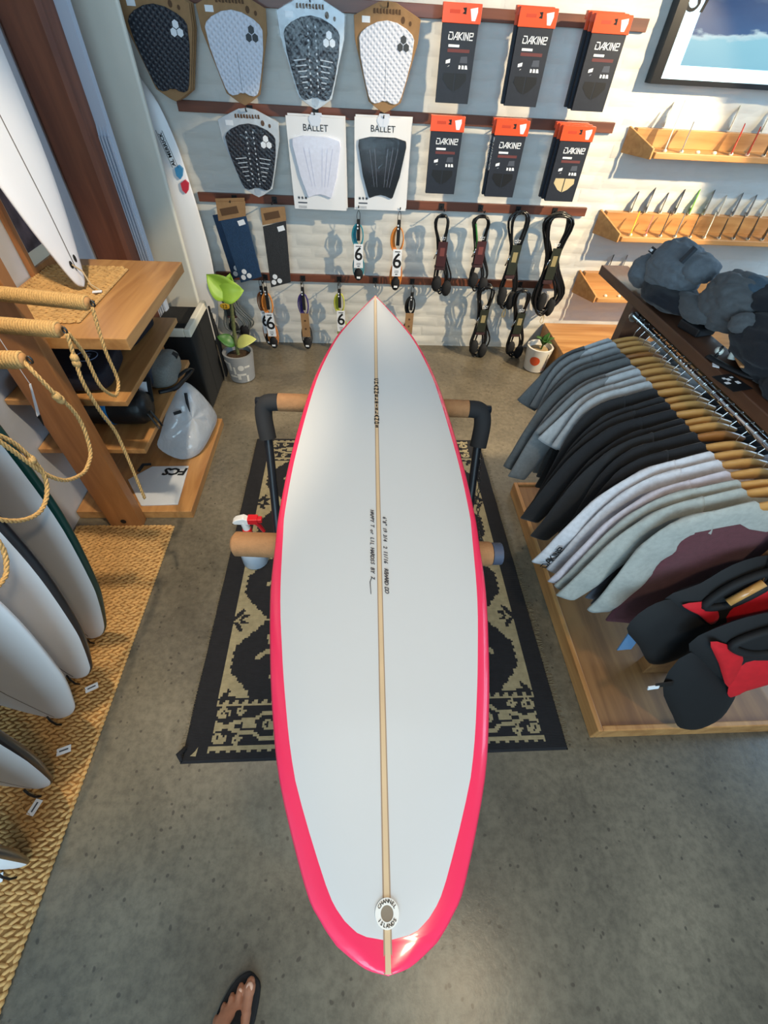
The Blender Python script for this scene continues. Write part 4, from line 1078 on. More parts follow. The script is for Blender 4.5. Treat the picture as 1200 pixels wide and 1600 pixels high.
for a in ((-.97, 1.72), (-.965, 1.745)): MB().tube([(a[0], a[1], .5), (a[0]+.03, a[1]-.02, .455), (a[0]+.045, a[1]-.035, .44)], .005, 6).build('strap', M_BLACK, t)
tg = MB().box((-1.035, 1.832, .5), (-.965, 1.837, .61), Matrix.Rotation(-.5, 3, 'X')).build('hang_tag', M_BLACK, t)
MB().box((-1.022, 1.8285, .545), (-.985, 1.8325, .59), Matrix.Rotation(-.5, 3, 'X'), (-1, 1.8345, .555)).build('tag_window', M_STICKER, tg)
t = empty('hip_bag', (-1.03, 2.13, .43), 'grey fabric hip bag with black strap on the third shelf board', 'bag')
soft_box((-1.03, 2.13, .495), (.085, .12, .062), .55, seed=3, amp=.12).build('pouch', mat('heather grey fabric', (126, 126, 120), .85, vary=.15, scale=120), t, True)
soft_box((-1.075, 2.1, .505), (.055, .1, .058), .55, seed=5).build('dark_panel', mat('slate fabric', (62, 68, 80), .85), t, True)
m = MB().box((-.975, 2.17, .53), (-.945, 2.2, .545), Matrix.Rotation(.5, 3, 'Y')); m.build('badge', M_BLACK, t)
MB().tube(bez([(-.95, 2.1, .46), (-.91, 2.16, .47), (-.905, 2.21, .44), (-.925, 2.12, .435), (-.95, 2.03, .436), (-1.02, 1.99, .436)], 6), .011, 6, sc=(.35, 1.2)).build('strap', M_BLACK, t, True)
t = empty('clear_bag', (-.96, 2.08, .05), 'crumpled clear plastic bag with black drawstring on the base board', 'bag')
A = [Vector(p) for p in ((-1.0, 1.9, .062), (-.905, 1.95, .065), (-.87, 2.12, .075), (-.868, 2.27, .09), (-.9, 2.24, .25), (-.95, 2.2, .365), (-.985, 2.14, .375), (-1.03, 2.05, .31), (-1.08, 1.96, .2), (-1.11, 1.93, .12))]
cen = sum(A, Vector())/len(A); nrm = Vector((.65, -.45, .6)).normalized()
m = MB(); n = 6
for sg in (1, -1):
    vs = []
    for k in range(n+1):
        tt = 1-k/n
        for p in A:
            for q in range(3):
                pass
        base_ = bez(A, 4, True)
        for p in base_:
            h_ = .075*(1-tt**2)**.5*sg; w_ = cen+(p-cen)*tt
            vs.append(w_+nrm*(h_+(.03*abs(noise.noise(w_*17))+.012*noise.noise(w_*40))*(1-tt*tt)))
    nb = len(base_)
    m.add(vs, [((k*nb+i), k*nb+(i+1) % nb, (k+1)*nb+(i+1) % nb, (k+1)*nb+i) for k in range(n) for i in range(nb)])
m.build('bag_film', mat('cloudy plastic', (226, 230, 234), .14, trans=.45, bump=.9, bscale=15), t, True)
lp = MB().lump((-.975, 2.0, .135), (.045, .05, .035), 4, .2, 2, 3); lp.build('contents', mat('white bubble wrap', (226, 230, 238), .4, bump=.5, bscale=60), t, True)
MB().tube([(-.93, 2.09, .37), (-.925, 2.06, .33), (-.915, 2.03, .29)], [.009, .008, .002], 6).build('drawstring', M_BLACK, t)
MB().box((-.985, 1.985, .305), (-.945, 2.0, .318), Matrix.Rotation(.6, 3, 'Z') @ Matrix.Rotation(.8, 3, 'X')).build('badge', M_BLACK, t)
t = empty('poly_mailer', (-1.05, 1.67, .05), 'flat white branded plastic bag lying on the base board', 'bag')
Qd = [(-1.13, 1.846), (-.944, 1.852), (-.926, 1.56), (-1.108, 1.552)]
MB().prism([(-1.235, 1.739), (-1.14, 1.846), (-.944, 1.852), (-.934, 1.7), (-.926, 1.56), (-1.108, 1.552)], lambda u, v, d: (u, v, d+.012*max(0, -1.1-u)), .05, .057).build('bag', mat('grey white poly', (206, 208, 210), .35, bump=.25, bscale=25), t, bevel=.002)
lt = MB(); text_into(lt, 'FCS', .075, frame((-1.0, 1.805, .0585), (-1, 0, 0), (0, -1, 0)), bold=.003, shear=.2); lt.build('lettering', M_INK, t, fixn=False)
MB().tube([(-1.15, 1.86, .06), (-1.18, 1.84, .075), (-1.2, 1.8, .06)], .008, 6).build('cord_end', M_BLACK, t)
# black box with cream rim between shelf and plant
t = empty('black_box', (-1.08, 2.66, 0), 'black fabric covered box with cream rimmed top between shelf unit and plant', 'box')
MB().box((-1.2, 2.46, 0), (-.955, 2.64, .5)).box((-1.2, 2.64, 0), (-.955, 2.86, .5)).build('body', mat('black carpet fabric', (30, 30, 29), .95, vary=.2, scale=150, bump=.4, bscale=220), t, bevel=.01)
m = MB()
for a, b_ in (((-.985, 2.45), (-.95, 2.85)), ((-1.2, 2.45), (-.985, 2.475))): m.box((a[0], a[1], .5), (b_[0], b_[1], .545))
m.build('cream_rim', mat('cream rim', (226, 218, 198), .5), t, bevel=.006)
for k in range(4): MB().box((-.953, 2.862+k*.02, 0), (-.94-k*.002, 2.876+k*.02, .5-k*.05)).build('black_slat', M_BLACKM, t, bevel=.004)

# ------------------------------------------------------------ rope wrapped pegs and ropes
def peg(e, w, label):
    e = Vector(e); w = Vector(w)
    t = empty('rope_peg', tuple(e), label, 'peg', 'rope wrapped pegs of the board rack')
    ax_ = (w-e).normalized(); L = (w-e).length
    MB().tube([e+ax_*.004, w], .017, 12).build('rod', M_PINEX, t, True)
    m = MB(); a = ax_.orthogonal().normalized(); b_ = ax_.cross(a); k = int(L/.0078); pts = []
    for i in range(k*12+1):
        an = 2*PI*i/12; pts.append(e+ax_*(.008+(L-.01)*i/(k*12))+(a*math.cos(an)+b_*math.sin(an))*.0185)
    m.tube(pts, .0044, 5); m.build('rope_wrapping', M_ROPE, t, True, fixn=False)
    ey = e-ax_*.006
    MB().tube(ring3(ey-ax_*.003, ax_, .009), .0027, 6, closed=True).build('eye_bolt', M_STEEL, t, True)
def ring3(c, n_, r, k=14):
    a = n_.cross(Vector((0, 0, 1))).normalized()
    return [c+n_*(-r*.6*math.cos(2*PI*i/k))+Vector((0, 0, 1))*(r*math.sin(2*PI*i/k)) for i in range(k)]
PX = -.8
peg((-.804, 1.376, 1.15), (-1.425, 1.487, 1.15), 'rope wrapped peg over the top shelf board, farthest from the camera')
peg((-.812, 1.204, 1.15), (-1.425, 1.279, 1.15), 'rope wrapped peg in front of the top shelf corner, second of the pegs')
peg((-.829, 1.045, 1.15), (-1.425, 1.03, 1.15), 'rope wrapped peg third from the far end, beside the timber upright')
peg((-.81, .775, 1.15), (-1.425, .775, 1.15), 'rope wrapped peg between the green railed and black railed boards')
peg((-.81, .62, 1.15), (-1.425, .62, 1.15), 'rope wrapped peg between the black railed and all white boards')
peg((-.81, .44, 1.15), (-1.425, .44, 1.15), 'rope wrapped peg between the all white board and the fourth board')
def rope(pts, label, r=.0056, knot=None):
    p = [Vector((PX, y, z)) if len(q) == 2 else Vector(q) for q in pts for y, z in [(q[-2], q[-1])]]
    m = MB(); rope_mesh(m, bez(p, 8), r, 26)
    if knot:
        for kq in knot: m.lump((PX, kq[0], kq[1]), (.011, .011, .014), 3, .3, 3, 2)
    o = m.build('rope', M_ROPE, None, True, org=tuple(p[0]), fixn=False); tag(o, label, 'rope', 'jute ropes slung between the pegs')
rope([(1.372, 1.14), (1.339, 1.025), (1.334, .925), (1.31, .897), (1.274, .895), (1.229, .962), (1.23, 1.064), (1.205, 1.142)], 'narrow loop of jute rope between the two farthest pegs')
rope([(1.2, 1.142), (1.185, 1.094), (1.181, 1.079), (1.162, 1.017), (1.169, .914), (1.19, .814), (1.186, .732), (1.175, .636), (1.16, .523)], 'loose jute rope with knot hanging down across the shelf unit upright', knot=[(1.181, 1.08), (1.178, 1.066)])
rope([(-.838, 1.046, 1.146), (-.815, 1.03, 1.12), (1.035, 1.056), (1.06, .996), (1.065, .932), (1.039, .86), (1.002, .84), (.96, .84), (.892, .879), (.846, .95), (.81, 1.06), (.78, 1.142)], 'wide loop of jute rope in front of the timber upright', knot=[(1.036, 1.05), (1.042, 1.036)])
rope([(.78, 1.14), (.82, 1.08), (.838, 1.025), (.845, .955), (.821, .91), (.77, .893), (.717, .918), (.669, .974), (.635, 1.06), (.622, 1.142)], 'wide loop of jute rope over the green railed board', knot=[(.84, 1.0)])
rope([(.62, 1.14), (.63, 1.0), (.628, .938), (.617, .909), (.602, .891), (.575, .877), (.52, .9), (.46, 1.0), (.442, 1.142)], 'jute rope loop at the left picture edge over the black railed board')
t = empty('paper_strip', (-1.07, 1.306, 1.13), 'narrow white paper strip with black tip hanging beside the timber upright', 'tag')
MB().tube([(-1.07, 1.3, 1.135), (-1.07, 1.302, 1.0), (-1.07, 1.306, .914)], .0012, 5).build('thread', M_STICKER, t)
MB().prism([(1.302, .914), (1.31, .914), (1.266, .82), (1.252, .824)], lambda u, v, d: (-1.07+d, u, v), -.001, .001).build('paper', M_STICKER, t)
MB().tube([(-1.07, 1.259, .824), (-1.07, 1.258, .808), (-1.068, 1.252, .785)], [.007, .004, .001], 6).build('tip', M_BLACK, t)
# ------------------------------------------------------------ patterned rug
RX0, RX1, RY0, RY1 = -.622, .772, .378, 2.162
CS = .0072; NX = int((RX1-RX0)/CS); NY = int((RY1-RY0)/CS)
pat = [[0]*NX for _ in range(NY)]
def setp(x, y, val):
    i = int(x/CS); j = int(y/CS)
    if 0 <= i < NX and 0 <= j < NY: pat[j][i] = val
def rfill(x0, y0, x1, y1, val):
    for j in range(max(0, round(y0/CS)), min(NY, round(y1/CS))):
        for i in range(max(0, round(x0/CS)), min(NX, round(x1/CS))): pat[j][i] = val
def rline(x0, y0, x1, y1, w, val):
    n = int(max(abs(x1-x0), abs(y1-y0))/CS*2)+1
    for k in range(n+1):
        x = x0+(x1-x0)*k/n; y = y0+(y1-y0)*k/n
        a = -w/2
        while a <= w/2+1e-9:
            setp(x+(a if abs(y1-y0) > abs(x1-x0) else 0), y+(0 if abs(y1-y0) > abs(x1-x0) else a), val); a += CS*.9
def rell(cx, cy, rx, ry, val, rot=0):
    R_ = max(rx, ry); ca, sa = math.cos(rot), math.sin(rot)
    y = cy-R_
    while y <= cy+R_:
        x = cx-R_
        while x <= cx+R_:
            u = (x-cx)*ca+(y-cy)*sa; v = -(x-cx)*sa+(y-cy)*ca
            if (u/rx)**2+(v/ry)**2 <= 1: setp(x, y, val)
            x += CS*.7
        y += CS*.7
RW, RL = RX1-RX0, RY1-RY0; CXR = RW/2; SBD = .084
rfill(SBD, .196, RW-SBD, RL-.196, 1)
nmed = 4; per = (RL-.392)/nmed
for k in range(nmed):
    cy = .196+per*(k+.5)
    j0 = int((cy-per/2)/CS); j1 = int((cy+per/2)/CS)
    for j in range(j0, j1+1):
        dv = abs((j+.5)*CS-cy)
        if dv > per/2-.004: continue
        hw_ = CXR-SBD-.034 if dv < .05 else CXR-SBD-.034-(dv-.05)/(per/2-.05)*.115
        hw_ += CS*1.0*((j//2) % 2)
        for i in range(NX):
            if abs((i+.5)*CS-CXR) < hw_: pat[j][i] = 0
    for sg in (-1, 1):
        X = lambda u: CXR+sg*u
        # vine with leaves and a bird like blossom
        rline(X(.49), cy+.005, X(.45), cy+.03, .014, 1); rline(X(.45), cy+.03, X(.38), cy+.045, .014, 1); rline(X(.38), cy+.045, X(.3), cy+.07, .014, 1)
        rline(X(.36), cy+.05, X(.34), cy+.02, .012, 1); rline(X(.34), cy+.02, X(.3), cy+.015, .012, 1)
        rell(X(.415), cy+.085, .042, .02, 1, -sg*.5); rell(X(.44), cy+.1, .02, .012, 1, -sg*.5)
        rell(X(.31), cy-.03, .05, .04, 1); rell(X(.27), cy+.0, .03, .03, 1); rell(X(.31), cy-.03, .018, .014, 0)
        rline(X(.43), cy-.075, X(.4), cy-.07, .012, 1); rline(X(.4), cy-.07, X(.35), cy-.04, .014, 1)
        rell(X(.2), cy+.1, .035, .022, 1, sg*.4); rline(X(.24), cy+.08, X(.16), cy+.02, .014, 1)
        rell(X(.14), cy, .03, .045, 1); rell(X(.14), cy, .012, .02, 0)
        rell(X(.2), cy-.1, .04, .02, 1, -sg*.5); rline(X(.16), cy-.03, X(.2), cy-.09, .014, 1)
    rell(CXR, cy, .06, .07, 1); rell(CXR, cy, .035, .045, 0); rell(CXR, cy, .015, .02, 1)
for k in range(nmed+1):
    cy = .196+per*k
    for sg in (-1, 1):
        bx = CXR+sg*(CXR-SBD-.006)
        for an in ((-.9, -.3, .3, .9) if 0 < k < nmed else ((.3, .9) if k == 0 else (-.9, -.3))):
            ex = bx-sg*math.cos(an)*.05; ey = cy+math.sin(an)*.062
            rell((bx+ex)/2, (cy+ey)/2, .034, .009, 0, -sg*an)
            rline(bx, cy, (bx+ex)/2, (cy+ey)/2, CS, 1 if an in (-.3, .3) else 0)
def endband(fy):
    def r2(x0, y0, x1, y1, v): rfill(x0, min(fy(y0), fy(y1)), x1, max(fy(y0), fy(y1)), v)
    def l2(x0, y0, x1, y1, w, v): rline(x0, fy(y0), x1, fy(y1), w, v)
    x0, x1 = SBD, RW-SBD
    r2(x0, .026, x1, .052, 1); r2(x0, .184, x1, .207, 1)
    n = int((x1-x0)/.036)
    for k in range(n):
        cx = x0+(k+.5)*(x1-x0)/n
        rell(cx, fy(.026), .011, .008, 0); rell(cx, fy(.207), .011, .008, 0)
    r2(x0, .207, x1, .214, 0)
    for sg in (-1, 1):
        X = lambda u: CXR+sg*u
        W_ = (x1-x0)/2
        for s2 in (-1, 1):
            Y = lambda v: .118+s2*v
            l2(X(W_-.01), Y(.012), X(W_-.05), Y(.0), .012, 1); l2(X(W_-.055), Y(0), X(W_-.09), Y(.016), .012, 1)
            l2(X(W_-.09), Y(.016), X(W_-.16), Y(.026), .012, 1); l2(X(W_-.16), Y(.026), X(W_-.18), Y(.044), .012, 1)
            l2(X(W_-.18), Y(.044), X(W_-.25), Y(.046), .012, 1); l2(X(W_-.25), Y(.046), X(W_-.26), Y(.058), .012, 1); l2(X(W_-.26), Y(.058), X(W_-.36), Y(.058), .012, 1)
            l2(X(W_-.36), Y(.058), X(W_-.42), Y(.03), .012, 1); l2(X(W_-.42), Y(.03), X(W_-.48), Y(.005), .012, 1); l2(X(W_-.48), Y(.005), X(0), Y(.03), .012, 1)
            # spiral and star
            for t_ in range(16):
                a = t_*.42; r_ = .024-.0011*t_; rell(X(W_-.03+r_*math.cos(a)*-1), fy(Y(.04+r_*.9*math.sin(a))), .0055, .0055, 1)
            rell(X(W_-.095), fy(Y(.048)), .018, .008, 1); rell(X(W_-.095), fy(Y(.048)), .008, .018, 1); rell(X(W_-.095), fy(Y(.048)), .012, .012, 1); setp(X(W_-.095), fy(Y(.048)), 0)
        rell(X(W_-.135), fy(.118), .024, .013, 1)
        for an in range(6):
            a = an*PI/3; rell(X(W_-.26+.034*math.cos(a)), fy(.118+.03*math.sin(a)), .021, .014, 1, sg*a)
            if an % 3 == 1: rell(X(W_-.26+.034*math.cos(a)), fy(.118+.03*math.sin(a)), .009, .005, 0, sg*a)
        rell(X(W_-.26), fy(.118), .011, .011, 0)
        rell(X(W_-.2), fy(.118), .02, .02, 1); rell(X(W_-.2), fy(.118), .008, .012, 0)
endband(lambda v: v); endband(lambda v: RL-v)
rg = empty('patterned_rug', ((RX0+RX1)/2, (RY0+RY1)/2, 0), 'black and beige patterned flat-weave rug under the board stand', 'rug')
m = MB(); H = .007
def rz(x, y): return H+.0012*noise.noise(Vector((x*7, y*7, 0)))
for j in range(NY+1):
    for i in range(NX+1):
        x, y = RX0+i*(RW/NX), RY0+j*(RL/NY)
        e = .003*noise.noise(Vector((y*9, x*9, 3))) if i in (0, NX) else 0
        m.v.append((x+e, y, rz(x, y) if 0 < i < NX and 0 < j < NY else 0))
for j in range(NY):
    for i in range(NX):
        a = j*(NX+1)+i; m.f.append((a, a+1, a+NX+2, a+NX+1)); m.m.append(pat[j][i])
def weavemat(name, rgb):
    mm = mat(name, rgb, .95, vary=.18, scale=45)
    nt, N, L, B_ = nodes_of(mm); tc = N.new('ShaderNodeTexCoord'); w = N.new('ShaderNodeTexWave'); w.inputs['Scale'].default_value = 60; w.bands_direction = 'Y'
    L.new(tc.outputs['Object'], w.inputs['Vector']); b = N.new('ShaderNodeBump'); b.inputs['Strength'].default_value = .4; b.inputs['Distance'].default_value = .003
    L.new(w.outputs['Fac'], b.inputs['Height']); L.new(b.outputs['Normal'], B_.inputs['Normal']); return mm
m.build('weave', [weavemat('rug black', (26, 25, 28)), weavemat('rug beige', (144, 132, 102))], rg, fixn=False)
rr = random.Random(8); m = MB()
for x, sg, n in ((RX1, 1, 420), (RX0, -1, 260)):
    for k in range(n):
        y = RY0+.01+(RL-.02)*k/n+rr.uniform(-.003, .003); L_ = rr.uniform(.008, .03)*(1 if sg > 0 else .6); s_ = rr.uniform(-.012, .018)
        m.add([(x-sg*.004, y, .004), (x-sg*.004, y+.0018, .004), (x+sg*L_*.6, y+s_*.5+.001, .004), (x+sg*L_, y+s_, .0015), (x+sg*L_*.6, y+s_*.5-.0008, .003)], [(0, 1, 2, 4), (4, 2, 3)])
tag(m.build('fringe', mat('fringe yarn', (104, 94, 74), .95), rg, fixn=False), kind='stuff')
o = MB().tube([(RX0+.012, RY0+.05, .014), (RX0-.006, RY0+.025, .018), (RX0+.006, RY0+.006, .014)], [.006, .011, .005], 8).build('curled_corner', MATS['rug black'], rg, True)
MB().prism([(RX0+.03, RY0+.022), (RX0+.05, RY0+.02), (RX0+.052, RY0+.05), (RX0+.044, RY0+.036)], lambda u, v, d: (u, v, d), .0075, .009).build('care_label', M_STICKER if False else MATS['rug beige'], rg)

# ------------------------------------------------------------ padded board stand
M_TUBE = mat('black steel tube', (26, 28, 34), .4); M_FOAM = mat('brown foam', (164, 118, 78), .85, vary=.12, scale=50, bump=.2, bscale=200); M_BFOAM = mat('black foam', (36, 36, 38), .8)
st = empty('board_stand', (.05, 1.1, 0), 'folding black tube board stand with brown foam bars on the rug', 'stand')
fa, fb = Vector((-.325, 1.438, .766)), Vector((.452, 1.406, .766)); na, nb_ = Vector((-.366, .788, .724)), Vector((.412, .744, .724))
far = MB()
pth = bez([(-.33, 1.0, .02), (-.335, 1.15, .28), (-.352, 1.37, .62), (-.362, 1.425, .72), (-.345, 1.438, .76), fa, fb, (.478, 1.405, .758), (.492, 1.39, .715), (.48, 1.335, .62), (.46, 1.12, .28), (.455, .97, .02)], 6)
far.tube(pth, .017, 10); far.build('far_frame', M_TUBE, st, True)
MB().tube([fa+(fb-fa)*.03, fa+(fb-fa)*.97], .0345, 16).build('foam_bar', M_FOAM, st, True, sharp=.8)
for pts in ([(-.354, 1.378, .635), (-.364, 1.42, .715), (-.352, 1.437, .757), (-.3, 1.437, .766)], [(.428, 1.407, .766), (.478, 1.405, .757), (.493, 1.385, .712), (.483, 1.34, .632)]):
    MB().tube(bez(pts, 6), .0335, 14).build('corner_foam', M_BFOAM, st, True, sharp=.8)
nr = MB().tube([na+Vector((.01, 0, 0)), nb_-Vector((.005, 0, 0))], .017, 10)
for x, q in ((-.2, na), (.27, nb_)): nr.tube([(x, .768, .71), (x+.01, 1.0, .42), (x+.012, 1.32, .02)], .016, 10)
nr.build('near_frame', M_TUBE, st, True)
MB().tube([na, na+Vector((.012, 0, 0)), nb_-Vector((.03, 0, 0)), nb_-Vector((.022, 0, 0))], [.022, .0365, .0365, .034], 18).build('foam_bar', M_FOAM, st, True, sharp=1.0)
MB().tube([nb_-Vector((.02, 0, 0)), nb_+Vector((.008, 0, 0))], .033, 14).build('end_cap', mat('slate end cap', (70, 78, 98), .5), st, True, sharp=.8)
for x, y in ((-.33, 1.0), (.455, .97), (-.188, 1.32), (.282, 1.32)): MB().lathe([(.022, .007), (.022, .02), (.017, .045)], (x, y, 0), 12).build('rubber_foot', M_BLACK, st)
ch = MB(); p0, p1 = Vector((.495, 1.36, .66)), Vector((.4, .79, .69)); n = 34
for k in range(n):
    t_ = k/(n-1); p = p0.lerp(p1, t_)-Vector((-.02*math.sin(PI*t_), 0, .2*math.sin(PI*t_))); d = (p1-p0).normalized(); u = Vector((1, 0, 0)) if k % 2 else Vector((0, 0, 1))
    ch.tube([p+d*(.013*math.cos(a*PI/4))+u*(.0065*math.sin(a*PI/4)) for a in range(8)], .0018, 4, closed=True)
ch.build('chain', M_STEEL, st, True)

# ------------------------------------------------------------ spray bottle
sp = empty('spray_bottle', (-.488, 1.24, .007), 'white spray bottle with red trigger standing on the rug edge', 'bottle')
c = (-.488, 1.24, .007)
MB().lathe([(.055, 0), (.06, .006), (.062, .1), (.058, .135), (.038, .175), (.017, .205), (.0165, .22)], c, 28).build('body', mat('cloudy bottle', (214, 220, 230), .3, trans=.2), sp, True)
MB().lathe([(.02, .208), (.0205, .212), (.0205, .236), (.018, .24)], c, 20).build('collar', mat('red plastic', (206, 28, 36), .35), sp, True, sharp=.7)
hd = MB(); hd.tube(bez([(c[0], c[1], .24), (c[0]-.002, c[1], .27), (c[0]-.006, c[1], .3)], 4), .0165, 14)
hd.prism([(-.042, .288), (.024, .284), (.028, .306), (.0, .326), (-.036, .314), (-.05, .298)], lambda u, v, d: (c[0]+u, c[1]+d, v), -.015, .015)
hd.build('spray_head', mat('white plastic', (228, 224, 220), .35), sp, True, bevel=.003, sharp=.7)
tr_ = MB(); tr_.box((c[0]+.016, c[1]-.017, .29), (c[0]+.058, c[1]+.017, .32)); tr_.box((c[0]+.054, c[1]-.012, .295), (c[0]+.076, c[1]+.012, .315))
tr_.tube([(c[0]+.036, c[1], .3), (c[0]+.058, c[1], .265), (c[0]+.072, c[1], .225)], [.011, .01, .008], 8)
tr_.build('trigger', MATS['red plastic'], sp, bevel=.002)
# ------------------------------------------------------------ garment rack on the right
M_BASE = wood('rack base wood', (120, 82, 48), (156, 112, 68), 'Y', .5)
rk = empty('garment_rack', (1.2, 1.05, 0), 'wooden garment rack with wide base, dark top board and chrome rail', 'rack')
MB().box((.875, .425, 0), (1.68, 1.685, .072)).build('base', M_BASE, rk, bevel=.003)
for a, b in (((.865, .415), (.885, 1.695)), ((.885, .415), (1.69, .435)), ((.885, 1.675), (1.69, 1.695))): MB().box((a[0], a[1], 0), (b[0], b[1], .085)).build('base_edge', M_PINE, rk, bevel=.004)
MB().prism([(1.036, 1.97), (1.152, 1.97), (1.214, .4), (1.1, .4)], lambda u, v, d: (u, v, d), 1.07, 1.106).build('top_board', M_WALNUT, rk, bevel=.003)
for y0, x0 in ((.625, 1.13), (1.645, 1.05)):
    MB().box((x0, y0, .072), (x0+.125, y0+.05, 1.071)).build('upright', M_WALNUT if y0 > 1 else M_BASE, rk, bevel=.003)
RZ = 1.035
def RXC(y): return 1.07+.05*(1.645-y)
for dx, z, m_ in ((0, RZ, M_CHROME), (.034, RZ+.006, M_STEEL)):
    MB().tube([(RXC(.58)+dx, .58, z), (RXC(1.646)+dx, 1.646, z)], .0105, 16).build('rail', m_, rk, True)
    MB().lathe([(.02, 1.638), (.02, 1.646)], (RXC(1.64)+dx, 0, z), 20, 'Y').build('rail_flange', M_CHROME, rk)
# hanger and shirt prototypes, local frame: rail centre at the origin
def hanger_proto():
    t = empty('clothes_hanger', (0, 0, 0), '', 'hanger', 'wooden hangers on the chrome rail')
    m = MB(); pts = []; rs = []
    for k in range(17):
        u = -1+k/8; x = u*.2; z = -.074-.072*abs(u)**1.5
        pts.append((x, 0, z)); rs.append(.021-.009*abs(u))
    m.tube(pts, rs, 10, sc=(1, .45)); m.build('wooden_arms', M_HANG, t, True)
    hk = MB().tube(bez([(0, 0, -.06), (0, 0, -.038), (.006, 0, -.024), (.0145, 0, -.006), (.0105, 0, .0095), (0, 0, .0135), (-.0105, 0, .0095), (-.014, 0, 0)], 5), .0017, 6); hk.build('hook', M_CHROME, t, True)
    return t
def shirt_meshes(seed, long_, flare=None):
    rr = random.Random(seed); hem = -.70-rr.uniform(0, .05)
    m = MB()
    def sh(x):
        a = abs(x)
        if a < .085: return -.066-.03*(1-(a/.085)**2)
        return -.04-.083*(min(a, .22)/.21)**1.5-.012*max(0, (a-.19)/.02)
    def f(u, v):
        v = v**1.8; th = 2*PI*u; w = .22-.012*math.sin(PI*v)+.006*math.sin(6*v+seed)
        x = w*math.copysign(abs(math.cos(th))**.8, math.cos(th))
        t_ = (.0135*min(1, (v*26)**.5))*(1+.25*math.sin(x*34+seed*2+v*3)*min(1, v*2.5))
        z = sh(x)+(hem-sh(x))*v
        y = t_*math.copysign(abs(math.sin(th))**.55, math.sin(th))
        return (x, y+.006*math.sin(v*5+seed)*v, z)
    m.grid(f, 36, 26, wrap=True, mfn=lambda u, v: 1 if v**1.8 < .13 else 0)
    body = m.mesh('shirt_body', [M_WHITE, M_WHITE], True)
    sl = []
    for sg in (-1, 1):
        e = rr.uniform(-.03, .05) if flare is None else flare; L = 1.0 if long_ else .62
        P = [(sg*.15, 0, -.165), (sg*.212, .002, -.2), (sg*(.252+e*.5), .004, -.3), (sg*(.278+e), .006*sg, -.43), (sg*(.293+e*1.3), -.006, -.55), (sg*(.302+e*1.5), .004, -.64)]
        P = P if long_ else P[:3]+[(sg*(.285+e), .004, -.39)]
        pts = bez(P, 5); n = len(pts); R_ = [(.07-.026*(i/(n-1))*(1 if long_ else .55)) for i in range(n)]
        q = MB(); rings = []
        for i, (p, r) in enumerate(zip(pts, R_)):
            d = (pts[min(i+1, n-1)]-pts[max(0, i-1)]).normalized(); s_ = Vector((d.z, 0, -d.x))
            rings.append([p+s_*(r*math.cos(2*PI*j/14))+Vector((0, 1, 0))*((.013+.003*math.sin(i*1.1+seed))*math.sin(2*PI*j/14)*(1+.3*math.sin(i*.9+j+seed))) for j in range(14)])
        q.add([v for g_ in rings for v in g_], [(i*14+j, i*14+(j+1) % 14, (i+1)*14+(j+1) % 14, (i+1)*14+j) for i in range(n-1) for j in range(14)]+[tuple(range(14))[::-1], tuple(range((n-1)*14, n*14))])
        sl.append(q.mesh('sleeve', [M_WHITE], True))
    return body, sl
SM = {}
for s_ in range(7):
    for lg in (0, 1): SM[(s_, lg)] = shirt_meshes(s_+1, lg)
SM['print'] = shirt_meshes(9, 1, .06)
hp = hanger_proto()
def fab(name, rgb): return mat('fabric '+name, rgb, .9, vary=.12, scale=70, bump=.12, bscale=260, sheen=.15)
F_ = {'lg': fab('light grey', (176, 177, 178)), 'mg': fab('mid grey', (126, 127, 127)), 'dg': fab('dark grey', (94, 95, 95)), 'ch': fab('charcoal', (48, 49, 51)),
      'sl': fab('slate', (86, 90, 100)), 'bk': fab('black', (28, 28, 31)), 'bk2': fab('soft black', (36, 36, 38)), 'wh': fab('white', (202, 200, 204)), 'pk': fab('pinkish white', (196, 186, 192)), 'gg': fab('pale grey green', (164, 166, 160)), 'bu': fab('burgundy', (92, 46, 54))}
